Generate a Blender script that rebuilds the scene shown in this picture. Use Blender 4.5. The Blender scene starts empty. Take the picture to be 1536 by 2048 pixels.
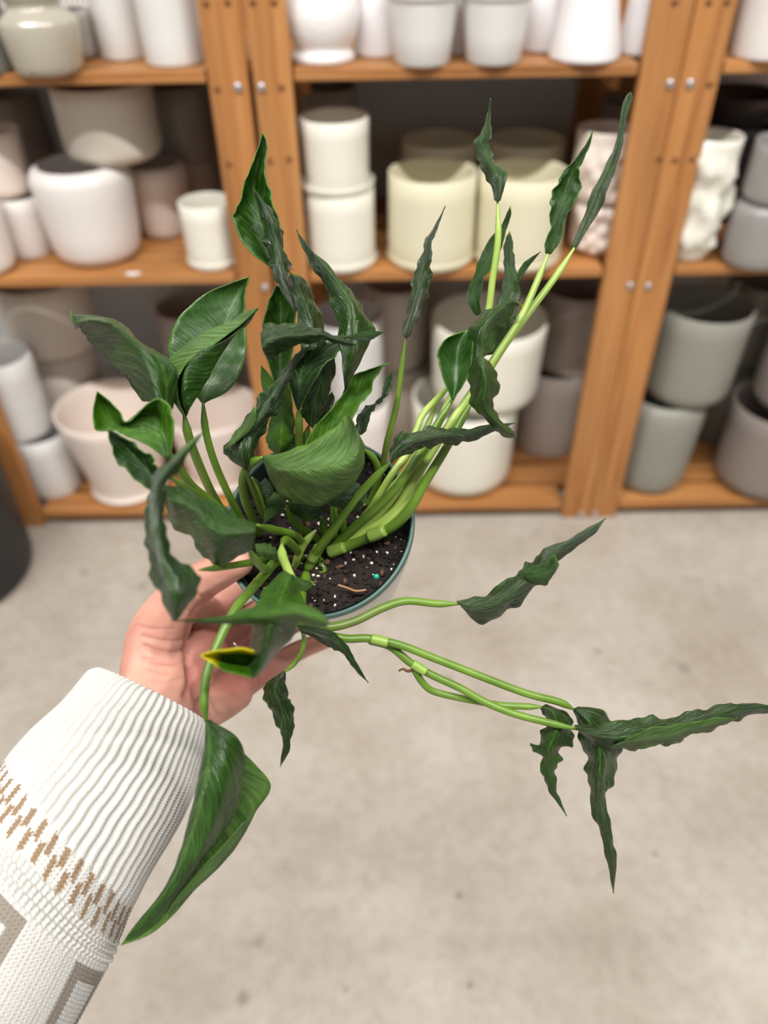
import bpy, bmesh, math, random
import numpy as np
from mathutils import Vector, Matrix
random.seed(7); rng = np.random.default_rng(7)
scene = bpy.context.scene
COL = scene.collection

# ------------------------------------------------------------------ camera
F = 1538.0
PITCH, ROLL, YAW, CAMH = math.radians(40.391), math.radians(1.014), math.radians(-0.082), 1.3932
def cam_axes():
    f = np.array([math.sin(YAW)*math.cos(PITCH), math.cos(YAW)*math.cos(PITCH), -math.sin(PITCH)])
    r = np.array([math.cos(YAW), -math.sin(YAW), 0.0]); d = np.cross(f, r)
    c, s = math.cos(ROLL), math.sin(ROLL)
    return np.array([c*r+s*d, -s*r+c*d, f])
CM = cam_axes(); CC = np.array([0, 0, CAMH])
cd = bpy.data.cameras.new('camera'); cam = bpy.data.objects.new('camera', cd); COL.objects.link(cam)
cam.matrix_world = Matrix(((CM[0][0], -CM[1][0], -CM[2][0], 0), (CM[0][1], -CM[1][1], -CM[2][1], 0),
                           (CM[0][2], -CM[1][2], -CM[2][2], CAMH), (0, 0, 0, 1)))
cd.sensor_fit = 'VERTICAL'; cd.sensor_height = 36.0; cd.lens = F/2048*36.0
cd.clip_start = 0.02; cd.clip_end = 60
cd.dof.use_dof = True; cd.dof.focus_distance = 0.465; cd.dof.aperture_fstop = 4.1
scene.camera = cam

# ------------------------------------------------------------------ light
w = bpy.data.worlds.new('world'); scene.world = w; w.use_nodes = True
bg = w.node_tree.nodes['Background']; bg.inputs[0].default_value = (1.0, 0.985, 0.965, 1); bg.inputs[1].default_value = 0.25
def strip(x, y, z, lx, ly, power):
    l = bpy.data.lights.new('strip_lamp', 'AREA'); l.shape = 'RECTANGLE'; l.size = lx; l.size_y = ly
    l.energy = power; l.color = (1.0, 0.975, 0.94)
    o = bpy.data.objects.new('strip_lamp', l); COL.objects.link(o); o.location = (x, y, z)
strip(0.0, -0.58, 4.4, 6.0, 0.10, 340)
strip(0.0, -4.2, 4.4, 7.0, 0.10, 22)
strip(0.0, 4.2, 4.4, 7.0, 0.10, 120)
strip(0.0, 7.4, 4.4, 7.0, 0.10, 120)
scene.view_settings.view_transform = 'Standard'; scene.view_settings.look = 'None'
scene.view_settings.exposure = 0.13; scene.view_settings.gamma = 1.0
scene.view_settings.use_curve_mapping = False

# ------------------------------------------------------------------ helpers
def P(px, py, d):                      # point seen at (px, py) at the given camera depth, metres
    return CC + CM.T @ np.array([(px-768)/F*d, (py-1024)/F*d, d])
def Pn(a):                             # the same for an (..., 3) array
    a = np.asarray(a, float); x = (a[..., 0]-768)/F*a[..., 2]; y = (a[..., 1]-1024)/F*a[..., 2]
    return CC + np.stack([x, y, a[..., 2]], -1) @ CM
def ray_y(px, py, Y):
    d = CM.T @ np.array([(px-768)/F, (py-1024)/F, 1]); return CC + d*(Y/d[1])
def ray_z(px, py, z):
    d = CM.T @ np.array([(px-768)/F, (py-1024)/F, 1]); return CC + d*((z-CAMH)/d[2])
def depth(p): return float(CM[2] @ (np.asarray(p)-CC))

def tag(o, label=None, cat=None, group=None, kind=None):
    if label: o['label'] = label
    if cat: o['category'] = cat
    if group: o['group'] = group
    if kind: o['kind'] = kind
    return o
def empty(name, loc, label, cat, group=None):
    o = bpy.data.objects.new(name, None); COL.objects.link(o); o.location = loc; o.empty_display_size = .05
    return tag(o, label, cat, group)
def world_loc(o):
    v = Vector(o.location)
    while o.parent: o = o.parent; v += Vector(o.location)
    return np.array(v)
def mk(name, verts, faces, mats, parent=None, loc=None, smooth=True, uv=None, col=None):
    """one mesh object from world-space verts; its origin goes to loc"""
    verts = np.asarray(verts, float)
    loc = verts.mean(0) if loc is None else np.asarray(loc, float)
    me = bpy.data.meshes.new(name); me.from_pydata((verts-loc).tolist(), [], [list(f) for f in faces])
    for m in (mats if isinstance(mats, (list, tuple)) else [mats]): me.materials.append(m)
    if smooth: me.polygons.foreach_set('use_smooth', [True]*len(me.polygons))
    if uv is not None:
        l = me.uv_layers.new(name='uv'); idx = np.zeros(len(me.loops), int); me.loops.foreach_get('vertex_index', idx)
        l.data.foreach_set('uv', np.asarray(uv)[idx].ravel())
    if col is not None:
        a = me.color_attributes.new('tint', 'FLOAT_COLOR', 'POINT'); a.data.foreach_set('color', np.asarray(col, float).ravel())
    me.update()
    o = bpy.data.objects.new(name, me); COL.objects.link(o)
    if parent is not None: o.parent = parent; o.location = loc-world_loc(parent)
    else: o.location = loc
    return o
def grid_faces(nr, nc, wrap=False):
    f = []
    for i in range(nr-1):
        for j in range(nc if wrap else nc-1):
            k = (j+1) % nc
            f.append((i*nc+j, i*nc+k, (i+1)*nc+k, (i+1)*nc+j))
    return f
def box_mesh(cx, cy, cz, sx, sy, sz, bev=0.003):
    bm = bmesh.new(); bmesh.ops.create_cube(bm, size=1)
    for v in bm.verts: v.co = Vector((cx+v.co.x*sx, cy+v.co.y*sy, cz+v.co.z*sz))
    if bev: bmesh.ops.bevel(bm, geom=bm.edges[:], offset=bev, segments=2, affect='EDGES', profile=.6)
    V = np.array([v.co[:] for v in bm.verts]); bm.verts.index_update(); Fs = [[v.index for v in f.verts] for f in bm.faces]; bm.free()
    return V, Fs
def box(name, c, s, mat, parent=None, bev=0.003):
    V, Fs = box_mesh(*c, *s, bev); return mk(name, V, Fs, mat, parent, loc=c, smooth=False)
def catmull(pts, n):
    """Catmull-Rom through pts (k, ...) -> n samples per segment + 1"""
    p = np.asarray(pts, float); k = len(p)
    if k == 2:
        t = np.linspace(0, 1, n+1).reshape((-1,)+(1,)*(p.ndim-1)); return p[0]*(1-t)+p[1]*t
    e = np.concatenate([[2*p[0]-p[1]], p, [2*p[-1]-p[-2]]]); out = []
    for i in range(k-1):
        a, b, c, d = e[i], e[i+1], e[i+2], e[i+3]
        for t in np.linspace(0, 1, n, endpoint=False):
            out.append(.5*((2*b)+(-a+c)*t+(2*a-5*b+4*c-d)*t*t+(-a+3*b-3*c+d)*t**3))
    out.append(p[-1]); return np.array(out)

# ------------------------------------------------------------------ materials
def new_mat(name):
    m = bpy.data.materials.new(name); m.use_nodes = True; nt = m.node_tree
    return m, nt, nt.nodes['Principled BSDF']
def N(nt, t, **kw):
    n = nt.nodes.new(t)
    for k, v in kw.items():
        if hasattr(n, k): setattr(n, k, v)
        else: n.inputs[k.replace('_', ' ')].default_value = v
    return n
def ramp(nt, stops):
    n = nt.nodes.new('ShaderNodeValToRGB'); e = n.color_ramp.elements
    while len(e) < len(stops): e.new(.5)
    for i, (p, c) in enumerate(stops): e[i].position = p; e[i].color = (*c, 1)
    return n
def srgb(r, g, b):
    f = lambda c: (c/255)/12.92 if c/255 <= .04045 else ((c/255+.055)/1.055)**2.4
    return (f(r), f(g), f(b))
L = lambda nt, a, b: nt.links.new(a, b)

def simple(name, c, rough=.5, spec=.5, bump=0, bscale=200, var=.04, metal=0, coat=0):
    m, nt, b = new_mat(name); b.inputs['Roughness'].default_value = rough; b.inputs['Metallic'].default_value = metal
    b.inputs['Specular IOR Level'].default_value = spec; b.inputs['Coat Weight'].default_value = coat; b.inputs['Coat Roughness'].default_value = .08
    tc = N(nt, 'ShaderNodeTexCoord'); n = N(nt, 'ShaderNodeTexNoise', Scale=9.0, Detail=4.0); L(nt, tc.outputs['Object'], n.inputs['Vector'])
    r = ramp(nt, [(.3, tuple(max(0, x*(1-var)) for x in c)), (.7, tuple(min(1, x*(1+var)) for x in c))])
    L(nt, n.outputs['Fac'], r.inputs['Fac']); L(nt, r.outputs['Color'], b.inputs['Base Color'])
    if bump:
        n2 = N(nt, 'ShaderNodeTexNoise', Scale=float(bscale), Detail=3.0); L(nt, tc.outputs['Object'], n2.inputs['Vector'])
        bp = N(nt, 'ShaderNodeBump', Strength=bump, Distance=.001); L(nt, n2.outputs['Fac'], bp.inputs['Height']); L(nt, bp.outputs['Normal'], b.inputs['Normal'])
    return m

def wood(name, axis, ca, cb, cc):
    m, nt, b = new_mat(name); b.inputs['Roughness'].default_value = .45; b.inputs['Specular IOR Level'].default_value = .35
    tc = N(nt, 'ShaderNodeTexCoord'); oi = N(nt, 'ShaderNodeObjectInfo')
    mp = N(nt, 'ShaderNodeMapping'); sc = [42, 42, 42]; sc[axis] = 1.6; mp.inputs['Scale'].default_value = sc
    L(nt, tc.outputs['Object'], mp.inputs['Vector'])
    mul = N(nt, 'ShaderNodeMath', operation='MULTIPLY'); mul.inputs[1].default_value = 37.0; L(nt, oi.outputs['Random'], mul.inputs[0])
    n = N(nt, 'ShaderNodeTexNoise', noise_dimensions='4D', Scale=1.3, Detail=5.0, Roughness=.6, Distortion=.6)
    L(nt, mp.outputs['Vector'], n.inputs['Vector']); L(nt, mul.outputs[0], n.inputs['W'])
    r = ramp(nt, [(.28, cc), (.45, ca), (.72, cb)]); L(nt, n.outputs['Fac'], r.inputs['Fac'])
    mp2 = N(nt, 'ShaderNodeMapping'); s2 = [7, 7, 7]; s2[axis] = 1.0; mp2.inputs['Scale'].default_value = s2; L(nt, tc.outputs['Object'], mp2.inputs['Vector'])
    n2 = N(nt, 'ShaderNodeTexNoise', noise_dimensions='4D', Scale=1.5, Detail=2.0); L(nt, mp2.outputs['Vector'], n2.inputs['Vector']); L(nt, mul.outputs[0], n2.inputs['W'])
    r2 = ramp(nt, [(.3, (.72, .70, .66)), (.65, (1.08, 1.06, 1.0))]); L(nt, n2.outputs['Fac'], r2.inputs['Fac'])
    mx = N(nt, 'ShaderNodeMix', data_type='RGBA', blend_type='MULTIPLY'); mx.inputs[0].default_value = 1
    L(nt, r.outputs['Color'], mx.inputs[6]); L(nt, r2.outputs['Color'], mx.inputs[7]); L(nt, mx.outputs[2], b.inputs['Base Color'])
    bp = N(nt, 'ShaderNodeBump', Strength=.15, Distance=.001); L(nt, n.outputs['Fac'], bp.inputs['Height']); L(nt, bp.outputs['Normal'], b.inputs['Normal'])
    return m
wc = (srgb(178, 122, 72), srgb(196, 144, 92), srgb(138, 88, 48))
wood_z = wood('stained_pine_upright', 2, *wc); wood_x = wood('stained_pine_board', 0, *wc); wood_y = wood('stained_pine_rail', 1, *wc)

def concrete():
    m, nt, b = new_mat('concrete'); b.inputs['Roughness'].default_value = .62; b.inputs['Specular IOR Level'].default_value = .3
    tc = N(nt, 'ShaderNodeTexCoord')
    def noise(s, d, r=.6):
        n = N(nt, 'ShaderNodeTexNoise', Scale=s, Detail=d, Roughness=r); L(nt, tc.outputs['Object'], n.inputs['Vector']); return n
    a = noise(3.2, 6, .62); r = ramp(nt, [(.32, srgb(160, 149, 137)), (.52, srgb(176, 167, 156)), (.72, srgb(189, 183, 175))]); L(nt, a.outputs['Fac'], r.inputs['Fac'])
    c = noise(38, 5, .7); r2 = ramp(nt, [(.30, (.86, .84, .82)), (.55, (1, 1, 1)), (.75, (1.04, 1.04, 1.04))]); L(nt, c.outputs['Fac'], r2.inputs['Fac'])
    mx = N(nt, 'ShaderNodeMix', data_type='RGBA', blend_type='MULTIPLY'); mx.inputs[0].default_value = 1
    L(nt, r.outputs['Color'], mx.inputs[6]); L(nt, r2.outputs['Color'], mx.inputs[7])
    v = N(nt, 'ShaderNodeTexVoronoi', Scale=5.5); L(nt, tc.outputs['Object'], v.inputs['Vector'])
    r3 = ramp(nt, [(.0, (.42, .40, .40)), (.045, (.62, .6, .58)), (.075, (1, 1, 1))]); L(nt, v.outputs['Distance'], r3.inputs['Fac'])
    mx2 = N(nt, 'ShaderNodeMix', data_type='RGBA', blend_type='MULTIPLY'); mx2.inputs[0].default_value = .55
    L(nt, mx.outputs[2], mx2.inputs[6]); L(nt, r3.outputs['Color'], mx2.inputs[7]); last = mx2.outputs[2]
    for sx, sy, rad, dk in ((918, 1792, .009, .6), (940, 1972, .006, .6), (1365, 1335, .016, .35), (515, 1885, .012, .3), (487, 1996, .012, .45), (120, 1255, .05, .18), (690, 1980, .006, .4), (1310, 1710, .007, .4)):
        p = ray_z(sx, sy, 0); ds = N(nt, 'ShaderNodeVectorMath', operation='DISTANCE'); ds.inputs[1].default_value = p.tolist(); L(nt, tc.outputs['Object'], ds.inputs[0])
        ad = N(nt, 'ShaderNodeMath', operation='MULTIPLY_ADD'); ad.inputs[1].default_value = rad*1.6; L(nt, c.outputs['Fac'], ad.inputs[0]); L(nt, ds.outputs['Value'], ad.inputs[2])
        mr = N(nt, 'ShaderNodeMapRange'); mr.inputs[1].default_value = rad*1.1; mr.inputs[2].default_value = rad*2.0; mr.inputs[3].default_value = dk; mr.inputs[4].default_value = 0; L(nt, ad.outputs[0], mr.inputs[0])
        mq = N(nt, 'ShaderNodeMix', data_type='RGBA'); L(nt, mr.outputs[0], mq.inputs[0]); L(nt, last, mq.inputs[6]); mq.inputs[7].default_value = (.10, .09, .085, 1); last = mq.outputs[2]
    L(nt, last, b.inputs['Base Color'])
    bp = N(nt, 'ShaderNodeBump', Strength=.12, Distance=.002); L(nt, c.outputs['Fac'], bp.inputs['Height']); L(nt, bp.outputs['Normal'], b.inputs['Normal'])
    return m

def pegboard():
    m, nt, b = new_mat('grey_perforated_board'); b.inputs['Roughness'].default_value = .7
    tc = N(nt, 'ShaderNodeTexCoord'); mp = N(nt, 'ShaderNodeMapping'); mp.inputs['Scale'].default_value = (78, 0, 78); L(nt, tc.outputs['Object'], mp.inputs['Vector'])
    fr = N(nt, 'ShaderNodeVectorMath', operation='FRACTION'); L(nt, mp.outputs['Vector'], fr.inputs[0])
    ds = N(nt, 'ShaderNodeVectorMath', operation='DISTANCE'); ds.inputs[1].default_value = (.5, 0, .5); L(nt, fr.outputs[0], ds.inputs[0])
    r = ramp(nt, [(.20, srgb(70, 72, 72)), (.27, srgb(222, 224, 222))]); L(nt, ds.outputs['Value'], r.inputs['Fac']); L(nt, r.outputs['Color'], b.inputs['Base Color'])
    return m

def leaf_mat(name, dark, mid, painted_sheen, rough, spec, coat=.3, relief=.9):
    m, nt, b = new_mat(name)
    uv = N(nt, 'ShaderNodeUVMap'); uv.uv_map = 'uv'; sp = N(nt, 'ShaderNodeSeparateXYZ'); L(nt, uv.outputs['UV'], sp.inputs[0])
    ab0 = N(nt, 'ShaderNodeMath', operation='SUBTRACT'); ab0.inputs[1].default_value = .5; L(nt, sp.outputs['X'], ab0.inputs[0])
    ab = N(nt, 'ShaderNodeMath', operation='ABSOLUTE'); L(nt, ab0.outputs[0], ab.inputs[0])
    # vein coordinate: runs along the leaf and bends towards the tip at the margin
    k = N(nt, 'ShaderNodeMath', operation='MULTIPLY'); k.inputs[1].default_value = .75; L(nt, ab.outputs[0], k.inputs[0])
    vv = N(nt, 'ShaderNodeMath', operation='SUBTRACT'); L(nt, sp.outputs['Y'], vv.inputs[0]); L(nt, k.outputs[0], vv.inputs[1])
    cb = N(nt, 'ShaderNodeCombineXYZ'); m1 = N(nt, 'ShaderNodeMath', operation='MULTIPLY'); m1.inputs[1].default_value = 46; L(nt, vv.outputs[0], m1.inputs[0])
    m2 = N(nt, 'ShaderNodeMath', operation='MULTIPLY'); m2.inputs[1].default_value = 5; L(nt, sp.outputs['X'], m2.inputs[0])
    oi = N(nt, 'ShaderNodeObjectInfo'); m3 = N(nt, 'ShaderNodeMath', operation='MULTIPLY'); m3.inputs[1].default_value = 50; L(nt, oi.outputs['Random'], m3.inputs[0])
    L(nt, m1.outputs[0], cb.inputs[0]); L(nt, m2.outputs[0], cb.inputs[1]); L(nt, m3.outputs[0], cb.inputs[2])
    n = N(nt, 'ShaderNodeTexNoise', Scale=1.0, Detail=3.0, Roughness=.6, Distortion=.3); L(nt, cb.outputs[0], n.inputs['Vector'])
    tc = N(nt, 'ShaderNodeTexCoord'); n2 = N(nt, 'ShaderNodeTexNoise', Scale=55.0, Detail=3.0); L(nt, tc.outputs['Object'], n2.inputs['Vector'])
    r = ramp(nt, [(.36, dark), (.56, mid), (.74, painted_sheen)]); L(nt, n.outputs['Fac'], r.inputs['Fac'])  # last stop: natural silvery veining plus reflections painted into the base colour
    r2 = ramp(nt, [(.3, (.68, .72, .62)), (.7, (1.25, 1.2, 1.2))]); L(nt, n2.outputs['Fac'], r2.inputs['Fac'])
    mx = N(nt, 'ShaderNodeMix', data_type='RGBA', blend_type='MULTIPLY'); mx.inputs[0].default_value = 1
    L(nt, r.outputs['Color'], mx.inputs[6]); L(nt, r2.outputs['Color'], mx.inputs[7])
    # paler midrib
    rm = ramp(nt, [(.012, (1, 1, 1)), (.03, (0, 0, 0))]); L(nt, ab.outputs[0], rm.inputs['Fac'])
    mxm = N(nt, 'ShaderNodeMix', data_type='RGBA'); L(nt, mx.outputs[2], mxm.inputs[6]); mxm.inputs[7].default_value = (.13, .26, .05, 1)
    mr = N(nt, 'ShaderNodeMath', operation='MULTIPLY'); mr.inputs[1].default_value = .28; L(nt, rm.outputs['Color'], mr.inputs[0]); L(nt, mr.outputs[0], mxm.inputs[0])
    at = N(nt, 'ShaderNodeAttribute'); at.attribute_name = 'tint'
    mx2 = N(nt, 'ShaderNodeMix', data_type='RGBA'); L(nt, at.outputs['Alpha'], mx2.inputs[0]); L(nt, mxm.outputs[2], mx2.inputs[6]); L(nt, at.outputs['Color'], mx2.inputs[7])
    L(nt, mx2.outputs[2], b.inputs['Base Color'])
    rr = N(nt, 'ShaderNodeMapRange'); rr.inputs[1].default_value = .3; rr.inputs[2].default_value = .7; rr.inputs[3].default_value = rough-.09; rr.inputs[4].default_value = rough+.12
    L(nt, n2.outputs['Fac'], rr.inputs[0]); L(nt, rr.outputs[0], b.inputs['Roughness'])
    b.inputs['Specular IOR Level'].default_value = spec; b.inputs['Coat Weight'].default_value = coat; b.inputs['Coat Roughness'].default_value = .13
    b.inputs['Subsurface Weight'].default_value = 0.0
    tr = N(nt, 'ShaderNodeBsdfTranslucent'); hs = N(nt, 'ShaderNodeHueSaturation'); hs.inputs['Value'].default_value = 2.2; hs.inputs['Hue'].default_value = .485; L(nt, mx2.outputs[2], hs.inputs['Color']); L(nt, hs.outputs['Color'], tr.inputs['Color'])
    ms = N(nt, 'ShaderNodeMixShader'); ms.inputs[0].default_value = .22; L(nt, b.outputs[0], ms.inputs[1]); L(nt, tr.outputs[0], ms.inputs[2]); L(nt, ms.outputs[0], nt.nodes['Material Output'].inputs['Surface'])
    bp = N(nt, 'ShaderNodeBump', Strength=relief, Distance=.0016); L(nt, n.outputs['Fac'], bp.inputs['Height']); L(nt, bp.outputs['Normal'], b.inputs['Normal']); L(nt, bp.outputs['Normal'], b.inputs['Coat Normal'])
    return m
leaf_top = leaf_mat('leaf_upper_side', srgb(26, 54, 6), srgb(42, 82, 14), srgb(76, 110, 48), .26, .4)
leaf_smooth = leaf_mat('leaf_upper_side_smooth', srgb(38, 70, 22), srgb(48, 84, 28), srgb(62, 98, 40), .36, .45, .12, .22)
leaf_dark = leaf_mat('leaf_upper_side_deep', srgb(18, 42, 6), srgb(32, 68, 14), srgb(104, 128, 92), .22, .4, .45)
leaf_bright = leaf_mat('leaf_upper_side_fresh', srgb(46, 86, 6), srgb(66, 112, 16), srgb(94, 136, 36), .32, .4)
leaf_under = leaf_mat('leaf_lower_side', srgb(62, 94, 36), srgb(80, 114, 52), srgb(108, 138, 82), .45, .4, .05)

def stem_mat(name, a, b_):
    m, nt, b = new_mat(name); b.inputs['Roughness'].default_value = .38
    tc = N(nt, 'ShaderNodeTexCoord'); n = N(nt, 'ShaderNodeTexNoise', Scale=34.0, Detail=3.0); L(nt, tc.outputs['Object'], n.inputs['Vector'])
    r = ramp(nt, [(.32, a), (.68, b_)]); L(nt, n.outputs['Fac'], r.inputs['Fac'])
    at = N(nt, 'ShaderNodeAttribute'); at.attribute_name = 'tint'
    mx = N(nt, 'ShaderNodeMix', data_type='RGBA'); L(nt, at.outputs['Alpha'], mx.inputs[0]); L(nt, r.outputs['Color'], mx.inputs[6]); L(nt, at.outputs['Color'], mx.inputs[7])
    L(nt, mx.outputs[2], b.inputs['Base Color']); return m
stem_green = stem_mat('stem_green', srgb(74, 106, 24), srgb(104, 136, 44))
stem_pale = stem_mat('stem_pale', srgb(134, 162, 68), srgb(166, 188, 96))
stem_sheath = stem_mat('stem_sheath_pale', srgb(118, 148, 58), srgb(140, 168, 76))
stem_dark = stem_mat('stem_deep', srgb(74, 98, 30), srgb(104, 130, 44))

# ------------------------------------------------------------------ setting
D = 1.6
Z1, Z2, Z3 = 0.0285, 0.6905, 1.0794          # undersides of the three shelves
TH = 0.021
ZT1, ZT2, ZT3 = Z1+TH+.001, Z2+TH+.001, Z3+TH+.001
def struct(o): return tag(o, kind='structure')
fl = mk('floor', [(-4, -3, 0), (4, -3, 0), (4, 2.6, 0), (-4, 2.6, 0)], [(0, 1, 2, 3)], concrete(), loc=(0, 0, 0)); struct(fl)
wl = box('wall_back', (0, 2.098, 1.2), (8, .01, 2.4), pegboard(), bev=0); struct(wl)

steel = simple('bolt_steel', srgb(196, 196, 200), .3, metal=.8, var=.1)
plug = simple('wood_plug', srgb(128, 80, 40), .6)
def bolt(px, py, parent, r=.008, mat=None, name='bolt_head'):
    c = ray_y(px, py, D-.0005); n = 12
    prof = [(r*1.0, 0), (r*1.0, .002), (r*.8, .0045), (r*.35, .0055), (0.0005, .0055)] if name == 'bolt_head' else [(r, 0), (r, .0008), (.0005, .001)]
    V = [(c[0]+q*math.cos(2*math.pi*k/n), c[1]-h, c[2]+q*math.sin(2*math.pi*k/n)) for q, h in prof for k in range(n)]
    return mk(name, V, grid_faces(len(prof), n, True), mat or steel, parent, loc=c)
def unit(x0, x1, posts, label):
    root = empty('shelving_unit', ((x0+x1)/2, 1.8, 0), label, 'shelf', None)
    for a, b in posts:
        box('post', ((a+b)/2, D+.011, .85), (b-a, .022, 1.7), wood_z, root)
        box('post', ((a+b)/2, 2.081, .85), (b-a, .022, 1.7), wood_z, root)
    lo = posts[0][1]+.004 if posts[0][1] < x0+.2 else x0
    hi = posts[-1][0]-.004
    for zi, zb in enumerate((Z1, Z2, Z3)):
        y = D+.002
        for k in range(5):
            wdt = (.083 if k < 4 else .107) if zi < 2 else .0965
            if k == 4 and zi < 2: y -= .0155
            l2, h2 = (lo, hi) if k == 0 else (x0+.002, x1-.002)      # the boards behind the front one run on behind the posts
            box('shelf_board', ((l2+h2)/2, y+wdt/2, zb+TH/2), (h2-l2, wdt, TH), wood_x, root, .004)
            y += wdt+(.017 if zi < 2 else .0018)
        for a, b in posts:
            inx = b+.012 if a < (x0+x1)/2 else a-.012
            hz = min(.045, zb-.001)
            box('side_rail', (inx, 1.885, zb-hz/2-.0006), (.02, .34, hz), wood_y, root)
    return root
xl = ray_z(84, 1066, 0)[0]
U1 = unit(xl-.072, -.238, [(xl-.072, xl), (-.3131, -.2395)], 'left stained pine shelving unit with white pots, left of the double post')
U2 = unit(-.228, .559, [(-.2290, -.1581), (.4852, .5588)], 'middle stained pine shelving unit between the two front posts, cream pots on it')
U3 = unit(.560, 1.9, [(.5606, .6344), (1.83, 1.9)], 'right stained pine shelving unit with grey pots, right of the thick post')
for px, py, u in ((476, 174, U1), (523, 174, U2), (530, 575, U2), (1340, 167, U2), (1380, 167, U3), (1260, 571, U2), (1296, 572, U3), (1162, 1028, U2), (1190, 1028, U3)):
    bolt(px, py, u)
for px, py, u in ((435, 178, U1), (563, 175, U2), (458, 328, U1), (578, 318, U2), (540, 322, U2), (412, 6, U1), (455, 4, U1), (505, 4, U2), (548, 4, U2), (1419, 168, U3),
                  (1350, 320, U2), (1385, 318, U3), (1318, 318, U2), (1350, 4, U2), (1418, 4, U3), (1455, 3, U3)):
    bolt(px, py, u, .0062, plug, 'wood_plug')
c = ray_z(266, 547, ZT2)
mk('paint_splash', [(c[0]+.017*math.cos(t)*(1+.2*math.sin(3*t)), c[1]+.009*math.sin(t), ZT2-.0002) for t in np.linspace(0, 6.1, 16)]+[(c[0], c[1], ZT2+.0006)],
   [(i, (i+1) % 16, 16) for i in range(16)], simple('white_paint', (.8, .78, .77), .5), U1)

# ------------------------------------------------------------------ pots
PM = {}
def pmat(key):
    if key in PM: return PM[key]
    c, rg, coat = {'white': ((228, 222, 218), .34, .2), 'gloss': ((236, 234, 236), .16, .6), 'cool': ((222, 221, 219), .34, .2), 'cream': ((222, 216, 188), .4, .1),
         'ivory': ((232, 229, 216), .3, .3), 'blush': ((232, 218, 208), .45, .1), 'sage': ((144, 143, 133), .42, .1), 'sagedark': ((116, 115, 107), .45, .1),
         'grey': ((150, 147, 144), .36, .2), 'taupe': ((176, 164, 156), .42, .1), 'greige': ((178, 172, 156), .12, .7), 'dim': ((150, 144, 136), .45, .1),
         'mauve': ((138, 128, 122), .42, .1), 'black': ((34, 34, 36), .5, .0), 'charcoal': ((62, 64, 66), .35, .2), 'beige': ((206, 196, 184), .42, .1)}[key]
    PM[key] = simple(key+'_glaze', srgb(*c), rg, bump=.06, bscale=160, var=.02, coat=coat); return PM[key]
def lathe(name, c, prof, mat, parent=None, n=56, bumps=None):
    V = []
    for (r, z) in prof:
        for k in range(n):
            t = 2*math.pi*k/n; V.append((c[0]+r*math.cos(t), c[1]+r*math.sin(t), c[2]+z))
    V = np.array(V)
    if bumps:
        d = V-np.array(c); K = np.zeros(len(V))
        for (t0, z0, amp, rad) in bumps:      # knobs pushed out of the wall
            ang = np.arctan2(d[:, 1], d[:, 0]); R = np.hypot(d[:, 0], d[:, 1])
            da = (ang-t0+math.pi) % (2*math.pi)-math.pi
            q = ((da*R)**2+(d[:, 2]-z0)**2)/rad**2
            k = amp*np.exp(-q**1.3)*(np.arange(len(V)) < bumps_outer*n)
            K = np.maximum(K, k)
        V[:, 0] += np.cos(ang)*K; V[:, 1] += np.sin(ang)*K
    return mk(name, V, grid_faces(len(prof), n, True), mat, parent, loc=c)
SHAPES = {   # outer silhouettes: (height fraction, radius between bottom radius 0 and top radius 1 as extra factor)
    'cyl': [(0, .955), (.015, .985), (.05, 1), (.5, 1), (1, 1)],
    'round': [(0, .72), (.02, .82), (.06, .92), (.13, .985), (.22, 1), (.6, 1), (1, 1)],
    'shoulder': [(0, .80), (.02, .88), (.06, .95), (.14, 1), (.5, 1), (.84, 1), (.91, .975), (.96, .92), (.99, .86), (1, .80)],
    'bowl': [(0, .97), (.03, 1.03), (.06, 1.06), (.085, .98), (.2, .97), (.5, .99), (.8, 1), (1, 1)],
    'collar': [(0, .955), (.03, 1), (.7, 1), (.80, 1), (.815, 1.05), (.84, 1.06), (1, 1.05)],
    'cone': [(0, .94), (.02, .985), (.06, 1), (.5, 1), (1, 1)],
}
bumps_outer = 40
def solve(cx, yb, wb, zb, ytop, wt, Yc=None):
    """real base centre, radii and height of a pot standing at zb"""
    if Yc is None:
        Fp = ray_z(cx, yb, zb); rb = wb/2*depth(Fp)/F; c = np.array([Fp[0], Fp[1]+rb, zb])
        rb = wb/2*depth(c)/F; c[1] = Fp[1]+rb
    else:
        Fp = ray_y(cx, yb, Yc); c = np.array([Fp[0], Yc, zb]); rb = wb/2*depth(c)/F
    rt = rb
    for _ in range(4):
        T = ray_y(cx, ytop, c[1]-rt); rt = wt/2*depth(np.array([c[0], c[1], T[2]]))/F
    return c, rb, rt, T[2]-zb
POTS = {}
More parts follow.
